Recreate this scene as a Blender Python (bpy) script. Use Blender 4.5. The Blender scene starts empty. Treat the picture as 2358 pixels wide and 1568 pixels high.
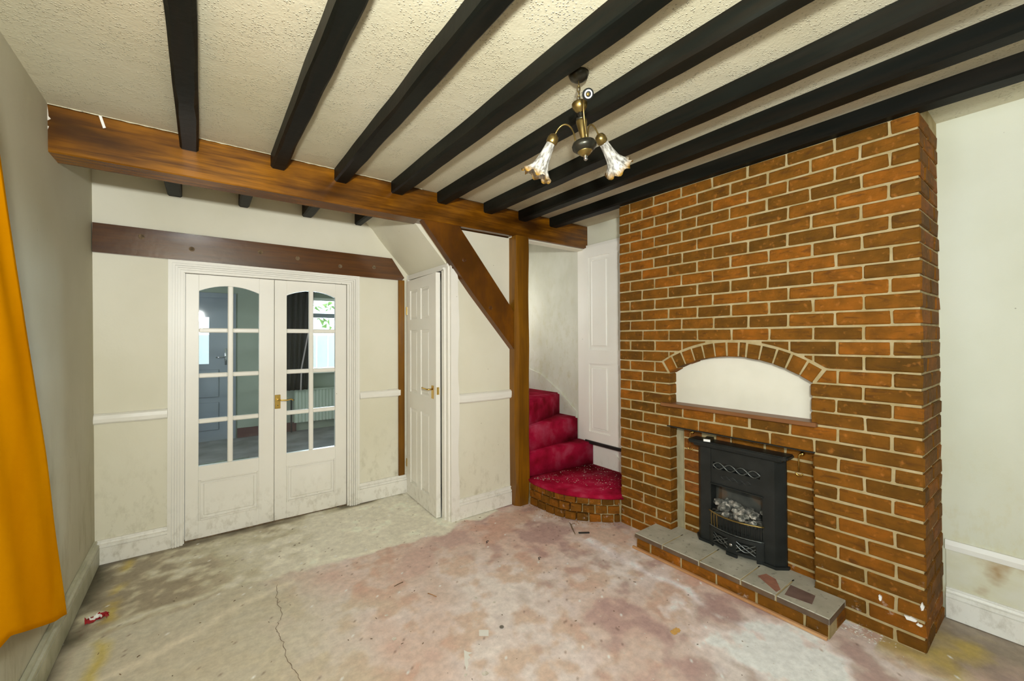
import bpy, bmesh, math, random
from mathutils import Vector, Matrix, noise
S = bpy.context.scene
COL = S.collection
rnd = random.Random(7)

# ------------------------------------------------------------ camera, world, lights
cam = bpy.data.objects.new('camera', bpy.data.cameras.new('camera')); COL.objects.link(cam)
R_ = Vector((0.80173754, -0.59766177, -0.00416135)); U_ = Vector((-0.00281882, -0.01074361, 0.99993831)); F_ = Vector((0.59766961, 0.80167636, 0.01029826))
M_ = Matrix((R_, U_, -F_)).transposed().to_4x4(); M_.translation = Vector((0, 0, 1.44))
cam.matrix_world = M_
cam.data.sensor_width = 36; cam.data.lens = 957.52 / 2358 * 36; cam.data.shift_y = -13.5 / 2358
cam.data.clip_start = 0.02; cam.data.clip_end = 200
S.camera = cam
S.view_settings.view_transform = 'Standard'; S.view_settings.look = 'None'
S.view_settings.gamma = 1; S.view_settings.use_curve_mapping = False
S.view_settings.exposure = 0.22
S.render.film_transparent = False
w = bpy.data.worlds.new('overcast_sky'); S.world = w; w.use_nodes = True
w.node_tree.nodes['Background'].inputs[0].default_value = (0.86, 0.93, 1.0, 1)
w.node_tree.nodes['Background'].inputs[1].default_value = 4.0

def area(name, loc, target, sx, sy, power, color):
    l = bpy.data.lights.new(name, 'AREA'); l.shape = 'RECTANGLE'; l.size = sx; l.size_y = sy; l.energy = power; l.color = color
    o = bpy.data.objects.new(name, l); COL.objects.link(o); o.location = loc
    o.rotation_euler = (Vector(target) - Vector(loc)).to_track_quat('-Z', 'Y').to_euler()
    return o
# daylight just outside the panes of the windows behind and beside the camera, and of the far room
area('daylight_window_rear_left', (-0.80, -1.45, 1.6), (1.2, 0.6, 1.5), 1.9, 1.3, 42, (0.97, 0.99, 0.95))
# the photographer's flash, bounced off the ceiling just ahead of the camera
area('bounce_flash', (-0.06, -0.25, 1.80), (0.55, 1.3, 2.56), 0.12, 0.12, 80, (0.97, 0.99, 0.94))
area('daylight_window_side', (-0.78, 0.62, 1.55), (1.0, 0.62, 1.6), 1.5, 1.25, 18, (0.97, 0.99, 0.95))
area('added_fill_stairs', (2.42, 4.22, 1.75), (2.95, 3.1, 1.25), 0.35, 0.9, 9, (1.0, 0.99, 0.94))  # added fill to brighten the stairwell, no window stands here
area('daylight_far_room', (2.35, 7.62, 1.5), (2.0, 5.0, 1.0), 1.9, 1.1, 210, (0.88, 0.95, 1.0))

area('added_fill_far_room', (-1.9, 5.4, 1.5), (1.2, 7.2, 1.2), 1.2, 1.2, 60, (0.90, 0.95, 1.0))  # added fill to brighten the far wall, no window on this side

# ------------------------------------------------------------ materials
def mat(name, cols, scale=(4, 4, 4), detail=4, rough=0.6, bump=0.0, bscale=60, bdist=0.004, metallic=0, rand=0.0, coord='pos',
        spec=0.5, dist=0.0, ramp=(0.3, 0.7), extra=None, rrand=None):
    m = bpy.data.materials.new(name); m.use_nodes = True; nt = m.node_tree; N = nt.nodes; L = nt.links
    b = N['Principled BSDF']; b.inputs['Roughness'].default_value = rough; b.inputs['Metallic'].default_value = metallic
    b.inputs['Specular IOR Level'].default_value = spec
    if coord == 'pos': c = N.new('ShaderNodeNewGeometry').outputs['Position']
    else: c = N.new('ShaderNodeTexCoord').outputs['Object']
    mp = N.new('ShaderNodeMapping'); L.new(c, mp.inputs[0]); mp.inputs['Scale'].default_value = scale
    n = N.new('ShaderNodeTexNoise'); L.new(mp.outputs[0], n.inputs['Vector']); n.inputs['Scale'].default_value = 1; n.inputs['Detail'].default_value = detail
    n.inputs['Distortion'].default_value = dist
    r = N.new('ShaderNodeValToRGB'); L.new(n.outputs['Fac'], r.inputs[0])
    e = r.color_ramp.elements; k = len(cols)
    for i, cc in enumerate(cols):
        p = ramp[0] + (ramp[1] - ramp[0]) * (i / (k - 1) if k > 1 else 0)
        if i < 2: e[i].position = p; el = e[i]
        else: el = e.new(p)
        el.color = (*cc, 1)
    if k == 1: e[1].color = (*cols[0], 1)
    out = r.outputs[0]
    if rand:
        oi = N.new('ShaderNodeObjectInfo')
        r2 = N.new('ShaderNodeValToRGB'); L.new(oi.outputs['Random'], r2.inputs[0])
        rc = rrand or [(1 - rand,) * 3, (1 + rand,) * 3]
        for i, cc in enumerate(rc):
            el = r2.color_ramp.elements[i] if i < 2 else r2.color_ramp.elements.new(0.5)
            el.position = i / (len(rc) - 1); el.color = (*cc, 1)
        mx = N.new('ShaderNodeMix'); mx.data_type = 'RGBA'; mx.blend_type = 'MULTIPLY'; mx.inputs[0].default_value = 1
        L.new(out, mx.inputs[6]); L.new(r2.outputs[0], mx.inputs[7]); out = mx.outputs[2]
    if extra: out = extra(nt, N, L, c, out)
    L.new(out, b.inputs['Base Color'])
    if bump:
        n2 = N.new('ShaderNodeTexNoise'); L.new(c, n2.inputs['Vector']); n2.inputs['Scale'].default_value = bscale; n2.inputs['Detail'].default_value = 4
        bp = N.new('ShaderNodeBump'); bp.inputs['Strength'].default_value = bump; bp.inputs['Distance'].default_value = bdist
        L.new(n2.outputs['Fac'], bp.inputs['Height']); L.new(bp.outputs[0], b.inputs['Normal'])
    return m

def mixnode(N, L, fac, a, bcol, mode='MIX'):
    mx = N.new('ShaderNodeMix'); mx.data_type = 'RGBA'; mx.blend_type = mode
    L.new(fac, mx.inputs[0]); L.new(a, mx.inputs[6])
    if hasattr(bcol, 'is_output'): L.new(bcol, mx.inputs[7])
    else: mx.inputs[7].default_value = (*bcol, 1)
    return mx.outputs[2]
def math1(N, L, op, a, b=None, clamp=False):
    m = N.new('ShaderNodeMath'); m.operation = op; m.use_clamp = clamp
    for i, v in enumerate((a, b)):
        if v is None: continue
        if hasattr(v, 'is_output'): L.new(v, m.inputs[i])
        else: m.inputs[i].default_value = v
    return m.outputs[0]
def maprange(N, L, v, a, b, c=0.0, d=1.0):
    m = N.new('ShaderNodeMapRange'); L.new(v, m.inputs[0])
    for i, x in enumerate((a, b, c, d)): m.inputs[i + 1].default_value = x
    return m.outputs[0]
def dirt(low=0.0, high=0.5, col=(0.30, 0.26, 0.14), amount=0.55, sc=(9, 9, 5)):
    """grubby marks on the lower part of a wall: scuffs with a shape of their own"""
    def f(nt, N, L, c, out):
        sx = N.new('ShaderNodeSeparateXYZ'); L.new(c, sx.inputs[0])
        h = maprange(N, L, sx.outputs[2], low, high, 1.0, 0.0)
        mp = N.new('ShaderNodeMapping'); L.new(c, mp.inputs[0]); mp.inputs['Scale'].default_value = sc
        n = N.new('ShaderNodeTexNoise'); L.new(mp.outputs[0], n.inputs['Vector']); n.inputs['Scale'].default_value = 1.6; n.inputs['Detail'].default_value = 8; n.inputs['Roughness'].default_value = 0.7
        k = maprange(N, L, n.outputs['Fac'], 0.5, 0.72)
        k = math1(N, L, 'MULTIPLY', k, h); k = math1(N, L, 'MULTIPLY', k, amount)
        out = mixnode(N, L, k, out, col)
        # sparse dark specks
        v = N.new('ShaderNodeTexVoronoi'); L.new(c, v.inputs['Vector']); v.inputs['Scale'].default_value = 7
        s = maprange(N, L, v.outputs['Distance'], 0.018, 0.03, 1.0, 0.0)
        return mixnode(N, L, math1(N, L, 'MULTIPLY', s, 0.6), out, (0.12, 0.1, 0.06))
    return f

PLB = mat('cream_plaster', [(0.70, 0.67, 0.53), (0.80, 0.775, 0.655)], (1.5, 1.5, 1.2), rough=0.62, bump=0.18, bscale=22, bdist=0.006, extra=dirt(0.1, 0.75))
PLL = mat('shaded_cream_plaster', [(0.42, 0.39, 0.27), (0.52, 0.49, 0.37)], (3, 1.2, 1.0), rough=0.7, bump=0.25, bscale=30, bdist=0.004, extra=dirt(0.1, 1.3, (0.24, 0.19, 0.09), 0.7, (6, 6, 2.0)))  # left wall: shade of the window side is put into the colour
PLR = mat('pale_plaster', [(0.62, 0.62, 0.48), (0.70, 0.70, 0.58)], (2, 2, 1.5), rough=0.65, bump=0.2, bscale=25, bdist=0.005, extra=dirt(0.2, 1.0, (0.55, 0.47, 0.2), 0.6))
PLS = mat('stair_plaster', [(0.50, 0.50, 0.40), (0.64, 0.64, 0.55)], (3, 3, 2), rough=0.7, bump=0.25, bscale=18, bdist=0.006, extra=dirt(1.2, 2.6, (0.42, 0.38, 0.16), 0.5))
WHT = mat('white_gloss_paint', [(0.80, 0.78, 0.71), (0.86, 0.845, 0.785)], (2, 2, 2), rough=0.38, bump=0.05, bscale=40, extra=dirt(0.0, 0.35, (0.34, 0.30, 0.2), 0.6, (14, 14, 9)))
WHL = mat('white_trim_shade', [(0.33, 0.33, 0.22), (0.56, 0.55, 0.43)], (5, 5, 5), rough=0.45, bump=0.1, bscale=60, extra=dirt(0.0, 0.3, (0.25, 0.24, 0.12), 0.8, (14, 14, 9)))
def artex(nt, N, L, c, out): return out
CEI = mat('artex_ceiling', [(0.57, 0.525, 0.365), (0.66, 0.62, 0.47)], (1.2, 1.2, 1.2), rough=0.75)
def add_artex(m):
    nt = m.node_tree; N = nt.nodes; L = nt.links; b = N['Principled BSDF']
    g = N.new('ShaderNodeNewGeometry').outputs['Position']
    v = N.new('ShaderNodeTexVoronoi'); L.new(g, v.inputs['Vector']); v.inputs['Scale'].default_value = 120; v.inputs['Randomness'].default_value = 1
    n = N.new('ShaderNodeTexNoise'); L.new(g, n.inputs['Vector']); n.inputs['Scale'].default_value = 95; n.inputs['Detail'].default_value = 3
    n3 = N.new('ShaderNodeTexNoise'); L.new(g, n3.inputs['Vector']); n3.inputs['Scale'].default_value = 9; n3.inputs['Detail'].default_value = 2
    d = maprange(N, L, v.outputs['Distance'], 0.0, 0.45, 1.0, 0.0)
    msk = maprange(N, L, n3.outputs['Fac'], 0.36, 0.62)
    sc = N.new('ShaderNodeSeparateColor'); L.new(v.outputs['Color'], sc.inputs[0])
    gate = maprange(N, L, sc.outputs[0], 0.45, 0.55)
    h = math1(N, L, 'MULTIPLY', math1(N, L, 'MULTIPLY', d, msk), gate)
    h = math1(N, L, 'ADD', h, math1(N, L, 'MULTIPLY', n3.outputs['Fac'], 0.5))
    h = math1(N, L, 'ADD', h, math1(N, L, 'MULTIPLY', n.outputs['Fac'], 0.25))
    bp = N.new('ShaderNodeBump'); bp.inputs['Strength'].default_value = 0.9; bp.inputs['Distance'].default_value = 0.006
    L.new(h, bp.inputs['Height']); L.new(bp.outputs[0], b.inputs['Normal'])
add_artex(CEI)

def grain(col, sc, amt=0.6):
    def f(nt, N, L, c, out):
        mp = N.new('ShaderNodeMapping'); L.new(c, mp.inputs[0]); mp.inputs['Scale'].default_value = sc
        n = N.new('ShaderNodeTexNoise'); L.new(mp.outputs[0], n.inputs['Vector']); n.inputs['Scale'].default_value = 1; n.inputs['Detail'].default_value = 6; n.inputs['Roughness'].default_value = 0.65
        k = math1(N, L, 'MULTIPLY', maprange(N, L, n.outputs['Fac'], 0.42, 0.68), amt)
        return mixnode(N, L, k, out, col)
    return f
BEAM = mat('varnished_beam', [(0.055, 0.019, 0.001), (0.17, 0.060, 0.002), (0.34, 0.130, 0.004)], (2.2, 4, 7), rough=0.24, spec=0.55, bump=0.12, bscale=35, bdist=0.003, extra=grain((0.05, 0.016, 0.002), (2.0, 34, 50), 0.8), ramp=(0.32, 0.68))
LINT = mat('dark_stained_timber', [(0.055, 0.018, 0.005), (0.12, 0.043, 0.007)], (1.4, 3, 6), rough=0.2, spec=0.8, bump=0.15, bscale=30, bdist=0.003, extra=grain((0.045, 0.016, 0.006), (2.5, 30, 55)), ramp=(0.35, 0.65))
POST = mat('varnished_post', [(0.11, 0.042, 0.002), (0.26, 0.108, 0.004)], (5, 5, 1.2), rough=0.28, spec=0.35, bump=0.15, bscale=30, bdist=0.003, extra=grain((0.09, 0.035, 0.006), (40, 40, 2.2)), ramp=(0.35, 0.65))
BRAC = mat('brace_timber', [(0.075, 0.026, 0.002), (0.17, 0.058, 0.003)], (3, 3, 3), rough=0.36, spec=0.3, bump=0.12, bscale=35, extra=grain((0.07, 0.024, 0.006), (26, 26, 8)), ramp=(0.35, 0.65))
BLK = mat('black_painted_joist', [(0.003, 0.004, 0.0028), (0.006, 0.007, 0.005), (0.014, 0.015, 0.011)], (9, 1.4, 9), rough=0.5, spec=0.13, bump=0.3, bscale=26, bdist=0.004, rand=0.3,
          extra=grain((0.020, 0.011, 0.005), (30, 2.0, 30), 0.35), ramp=(0.35, 0.75))

def efflo(nt, N, L, c, out):
    sx = N.new('ShaderNodeSeparateXYZ'); L.new(c, sx.inputs[0])
    h = maprange(N, L, sx.outputs[2], 0.10, 0.40, 1.0, 0.0)
    n = N.new('ShaderNodeTexNoise'); L.new(c, n.inputs['Vector']); n.inputs['Scale'].default_value = 16; n.inputs['Detail'].default_value = 8; n.inputs['Roughness'].default_value = 0.75
    k = math1(N, L, 'MULTIPLY', maprange(N, L, n.outputs['Fac'], 0.60, 0.70), h)
    out = mixnode(N, L, math1(N, L, 'MULTIPLY', k, 0.6), out, (0.55, 0.48, 0.42))
    # creases and drag marks of hand made bricks
    mp = N.new('ShaderNodeMapping'); L.new(c, mp.inputs[0]); mp.inputs['Scale'].default_value = (9, 9, 34)
    n2 = N.new('ShaderNodeTexNoise'); L.new(mp.outputs[0], n2.inputs['Vector']); n2.inputs['Scale'].default_value = 1.3; n2.inputs['Detail'].default_value = 7; n2.inputs['Distortion'].default_value = 0.8
    k2 = maprange(N, L, n2.outputs['Fac'], 0.55, 0.70)
    out = mixnode(N, L, math1(N, L, 'MULTIPLY', k2, 0.6), out, (0.07, 0.026, 0.004))
    n3 = N.new('ShaderNodeTexNoise'); L.new(c, n3.inputs['Vector']); n3.inputs['Scale'].default_value = 30; n3.inputs['Detail'].default_value = 5
    return mixnode(N, L, math1(N, L, 'MULTIPLY', maprange(N, L, n3.outputs['Fac'], 0.60, 0.75), 0.5), out, (0.46, 0.17, 0.03))
BRR = [(0.52, 0.62, 0.7), (0.82, 0.88, 1.0), (1.12, 1.05, 1.1)]
BRICK = mat('handmade_brick', [(0.135, 0.050, 0.002), (0.205, 0.072, 0.003), (0.285, 0.094, 0.005)], (11, 11, 14), rough=0.8, spec=0.2, bump=0.8, bscale=38, bdist=0.007, rand=1, rrand=BRR, extra=efflo, ramp=(0.25, 0.75))
MORT = mat('lime_mortar', [(0.33, 0.25, 0.11), (0.46, 0.37, 0.21)], (14, 14, 14), rough=0.85, spec=0.2, bump=0.5, bscale=110, bdist=0.004)
SLATE = None
CARP = mat('red_carpet', [(0.22, 0.003, 0.014), (0.40, 0.007, 0.040), (0.46, 0.06, 0.11)], (7, 7, 7), rough=0.95, bump=0.9, bscale=260, bdist=0.006, ramp=(0.3, 0.75), spec=0.1)
IRON = mat('black_cast_iron', [(0.009, 0.011, 0.010), (0.017, 0.019, 0.018)], (14, 14, 14), rough=0.42, spec=0.35, bump=0.15, bscale=180, bdist=0.001)
HLIRN = mat('highlight_iron', [(0.05, 0.055, 0.05), (0.14, 0.15, 0.14)], (60, 60, 60), rough=0.35, metallic=0.5)  # lighter iron, the silver highlight on lattice and rail put into the colour
SOOT = mat('sooty_fireback', [(0.03, 0.032, 0.028), (0.075, 0.075, 0.06), (0.16, 0.07, 0.02)], (7, 7, 7), rough=0.8, ramp=(0.35, 0.75))
BRAS = mat('polished_brass', [(0.62, 0.42, 0.10), (0.74, 0.52, 0.16)], (9, 9, 9), rough=0.24, metallic=1)
ABRS = mat('antique_brass', [(0.20, 0.145, 0.05), (0.36, 0.25, 0.08)], (20, 20, 20), rough=0.33, metallic=0.9, coord='obj')
DBRS = mat('darkened_brass', [(0.035, 0.034, 0.026), (0.075, 0.07, 0.05)], (20, 20, 20), rough=0.32, metallic=0.8, coord='obj')
CHRM = mat('chrome', [(0.55, 0.56, 0.58)], rough=0.15, metallic=1)
SILL = mat('brown_sill_wood', [(0.16, 0.06, 0.018), (0.25, 0.105, 0.035)], (8, 3, 20), rough=0.4, extra=grain((0.12, 0.045, 0.014), (30, 3, 60)))
BATT = mat('raw_batten', [(0.40, 0.19, 0.07), (0.52, 0.29, 0.13)], (20, 4, 20), rough=0.8, bump=0.3, bscale=90)
CRT = mat('orange_curtain_cloth', [(0.68, 0.25, 0.001), (0.84, 0.35, 0.002)], (2, 2, 1.2), rough=0.85, bump=0.35, bscale=420, bdist=0.001, spec=0.0)
CRT.node_tree.nodes['Principled BSDF'].inputs['Subsurface Weight'].default_value = 0.0
COALM = mat('ceramic_coal', [(0.05, 0.053, 0.045), (0.17, 0.165, 0.14), (0.52, 0.47, 0.40)], (38, 38, 38), rough=0.85, bump=0.5, bscale=120, ramp=(0.35, 0.66), rand=0.35)
GREY = mat('grey_upvc', [(0.20, 0.225, 0.26), (0.26, 0.285, 0.32)], (2, 2, 2), rough=0.4)
FARW = mat('sage_wall', [(0.26, 0.29, 0.235), (0.32, 0.35, 0.29)], (2, 2, 2), rough=0.8)
FARF = mat('bare_far_floor', [(0.10, 0.105, 0.11), (0.26, 0.265, 0.27)], (3, 3, 3), rough=0.6)
FSKT = mat('dark_red_skirting', [(0.085, 0.03, 0.03), (0.12, 0.06, 0.05)], (4, 4, 4), rough=0.6)
RADI = mat('radiator_enamel', [(0.42, 0.46, 0.38), (0.47, 0.51, 0.43)], (4, 4, 4), rough=0.35)
DCUR = mat('charcoal_curtain', [(0.028, 0.026, 0.03), (0.055, 0.05, 0.055)], (9, 9, 2), rough=0.9)
PAPR = mat('white_paper', [(0.78, 0.77, 0.73), (0.86, 0.85, 0.82)], rough=0.6)
REDP = mat('red_foil', [(0.22, 0.006, 0.012), (0.42, 0.015, 0.02)], (40, 40, 40), rough=0.25)
BLKP = mat('black_card', [(0.02, 0.016, 0.008), (0.05, 0.04, 0.015)], (50, 50, 50), rough=0.4)
PBLK = mat('black_rubber', [(0.01, 0.011, 0.01), (0.018, 0.02, 0.017)], (10, 10, 10), rough=0.5)
DEBR = mat('floor_debris', [(0.05, 0.035, 0.02), (0.25, 0.17, 0.09)], (60, 60, 60), rough=0.9)
CHIP = mat('plaster_crumb', [(0.55, 0.50, 0.42), (0.78, 0.74, 0.68)], (60, 60, 60), rough=0.9)
FENC = mat('pale_fence_wood', [(0.55, 0.56, 0.55), (0.7, 0.72, 0.7)], (5, 5, 1), rough=0.8)
LEAF = mat('garden_leaves', [(0.12, 0.25, 0.04), (0.35, 0.55, 0.12)], (12, 12, 12), rough=0.7)
GLS = bpy.data.materials.new('window_glass'); GLS.use_nodes = True
def glass():
    nt = GLS.node_tree; N = nt.nodes; L = nt.links; N.remove(N['Principled BSDF'])
    t = N.new('ShaderNodeBsdfTransparent'); t.inputs[0].default_value = (0.86, 0.90, 0.91, 1)
    g = N.new('ShaderNodeBsdfGlossy'); g.inputs['Roughness'].default_value = 0.03
    f = N.new('ShaderNodeFresnel'); f.inputs[0].default_value = 1.5
    m = N.new('ShaderNodeMixShader'); L.new(f.outputs[0], m.inputs[0]); L.new(t.outputs[0], m.inputs[1]); L.new(g.outputs[0], m.inputs[2])
    L.new(m.outputs[0], N['Material Output'].inputs[0])
glass()
def shade_mat():
    m = bpy.data.materials.new('mottled_shade_glass'); m.use_nodes = True; nt = m.node_tree; N = nt.nodes; L = nt.links; b = N['Principled BSDF']
    tc = N.new('ShaderNodeTexCoord').outputs['Object']; sx = N.new('ShaderNodeSeparateXYZ'); L.new(tc, sx.inputs[0])
    mp = N.new('ShaderNodeMapping'); L.new(tc, mp.inputs[0]); mp.inputs['Scale'].default_value = (90, 90, 30)
    n = N.new('ShaderNodeTexNoise'); L.new(mp.outputs[0], n.inputs['Vector']); n.inputs['Scale'].default_value = 1; n.inputs['Detail'].default_value = 4
    r = N.new('ShaderNodeValToRGB'); L.new(n.outputs['Fac'], r.inputs[0]); r.color_ramp.elements[0].position = 0.36; r.color_ramp.elements[1].position = 0.58
    r.color_ramp.elements[0].color = (0.20, 0.185, 0.16, 1); r.color_ramp.elements[1].color = (0.62, 0.60, 0.54, 1)
    rim = maprange(N, L, sx.outputs[2], -0.158, -0.132, 1, 0)
    o = mixnode(N, L, rim, r.outputs[0], (0.36, 0.20, 0.03))
    L.new(o, b.inputs['Base Color']); b.inputs['Roughness'].default_value = 0.18; b.inputs['Transmission Weight'].default_value = 0.12
    return m
SHAD = shade_mat()
def slate_mat():
    def f(nt, N, L, c, out):
        n = N.new('ShaderNodeTexNoise'); L.new(c, n.inputs['Vector']); n.inputs['Scale'].default_value = 40; n.inputs['Detail'].default_value = 6
        k = maprange(N, L, n.outputs['Fac'], 0.60, 0.68)
        return mixnode(N, L, math1(N, L, 'MULTIPLY', k, 0.5), out, (0.14, 0.13, 0.10))
    return mat('grey_hearth_tile', [(0.36, 0.34, 0.265), (0.50, 0.475, 0.39)], (9, 9, 9), rough=0.55, bump=0.3, bscale=60, bdist=0.002, extra=f)
SLATE = slate_mat()
TILER = mat('worn_red_tile', [(0.22, 0.10, 0.075), (0.42, 0.18, 0.11)], (22, 22, 22), rough=0.6)

# ------------------------------------------------------------ helpers
def setp(o, label=None, cat=None, group=None, kind=None):
    if label: o['label'] = label
    if cat: o['category'] = cat
    if group: o['group'] = group
    if kind: o['kind'] = kind
    return o
def empty(name, loc, label=None, cat=None, group=None, kind=None, rot=None):
    o = bpy.data.objects.new(name, None); COL.objects.link(o); o.location = loc; o.empty_display_size = 0.05
    if rot: o.rotation_euler = rot
    return setp(o, label, cat, group, kind)
def link(name, me, m, parent=None, smooth=False, loc=None):
    o = bpy.data.objects.new(name, me); COL.objects.link(o)
    if m and not me.materials: me.materials.append(m)
    if smooth:
        for p in me.polygons: p.use_smooth = True
    if parent is not None:
        o.parent = parent
        if loc is None: o.matrix_parent_inverse = parent_inv(parent)
    if loc is not None: o.location = loc
    return o
def parent_inv(p):
    m = p.matrix_basis.copy(); q = p
    m = p.matrix_basis.copy()
    while q.parent:
        m = q.parent.matrix_basis @ q.matrix_parent_inverse @ m; q = q.parent
    return m.inverted()
class MB:
    def __init__(s): s.bm = bmesh.new()
    def box(s, a, b, bev=0.0, seg=1):
        a = [min(a[i], b[i]) for i in range(3)] + [0]; b2 = b
        lo = Vector(a[:3]); hi = Vector([max(a[i], b[i]) for i in range(3)]); hi = Vector([max(x, y) for x, y in zip(lo, b)])
        return s._box(lo, hi, bev, seg)
    def _box(s, lo, hi, bev, seg):
        vs = [s.bm.verts.new((x, y, z)) for x in (lo.x, hi.x) for y in (lo.y, hi.y) for z in (lo.z, hi.z)]
        fs = [(0, 1, 3, 2), (4, 6, 7, 5), (0, 4, 5, 1), (2, 3, 7, 6), (0, 2, 6, 4), (1, 5, 7, 3)]
        F = [s.bm.faces.new([vs[i] for i in f]) for f in fs]
        if bev:
            ed = list({e for f in F for e in f.edges})
            bmesh.ops.bevel(s.bm, geom=ed, offset=bev, segments=seg, affect='EDGES', profile=0.5)
        return s
    def prism(s, pts, axis, a, b):
        """closed polygon given in the two other axes (in xyz order), extruded along axis from a to b"""
        def P(p, t):
            if axis == 'x': return (t, p[0], p[1])
            if axis == 'y': return (p[0], t, p[1])
            return (p[0], p[1], t)
        A = [s.bm.verts.new(P(p, a)) for p in pts]; B = [s.bm.verts.new(P(p, b)) for p in pts]
        s.bm.faces.new(A); s.bm.faces.new(B[::-1]); n = len(pts)
        for i in range(n): s.bm.faces.new((A[i], B[i], B[(i + 1) % n], A[(i + 1) % n]))
        return s
    def tube(s, pts, r, n=8, cap=True, radii=None):
        pts = [Vector(p) for p in pts]; rings = []; up = None
        for i, p in enumerate(pts):
            t = (pts[min(i + 1, len(pts) - 1)] - pts[max(i - 1, 0)]).normalized()
            if up is None: up = t.orthogonal().normalized()
            else: up = (up - t * up.dot(t)).normalized()
            sd = t.cross(up); rr = radii[i] if radii else r
            rings.append([s.bm.verts.new(p + (up * math.cos(2 * math.pi * k / n) + sd * math.sin(2 * math.pi * k / n)) * rr) for k in range(n)])
        for a, b in zip(rings, rings[1:]):
            for k in range(n): s.bm.faces.new((a[k], a[(k + 1) % n], b[(k + 1) % n], b[k]))
        if cap: s.bm.faces.new(rings[0][::-1]); s.bm.faces.new(rings[-1])
        return s
    def lathe(s, prof, n=24, c=(0, 0, 0)):
        rings = []
        for r, z in prof:
            rings.append([s.bm.verts.new((c[0] + max(r, 1e-4) * math.cos(2 * math.pi * k / n), c[1] + max(r, 1e-4) * math.sin(2 * math.pi * k / n), c[2] + z)) for k in range(n)])
        for a, b in zip(rings, rings[1:]):
            for k in range(n): s.bm.faces.new((a[k], a[(k + 1) % n], b[(k + 1) % n], b[k]))
        s.bm.faces.new(rings[0][::-1]); s.bm.faces.new(rings[-1])
        return s
    def xf(s, M):
        bmesh.ops.transform(s.bm, matrix=M, verts=s.bm.verts); return s
    def jitter(s, a, seed=0, sc=3.0):
        for v in s.bm.verts: v.co += noise.noise_vector(v.co * sc + Vector((seed, seed, seed))) * a
        return s
    def mesh(s, name):
        bmesh.ops.recalc_face_normals(s.bm, faces=s.bm.faces)
        me = bpy.data.meshes.new(name); s.bm.to_mesh(me); s.bm.free(); return me
    def build(s, name, m, parent=None, smooth=False):
        return link(name, s.mesh(name), m, parent, smooth)
def struct(name, mb, m, parent=None, **k):
    o = mb.build(name, m, parent, **k)
    if parent is None: o['kind'] = 'structure'
    return o
def boxo(name, a, b, m, parent=None, bev=0.0, **k): return MB().box(a, b, bev).build(name, m, parent, **k)

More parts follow.
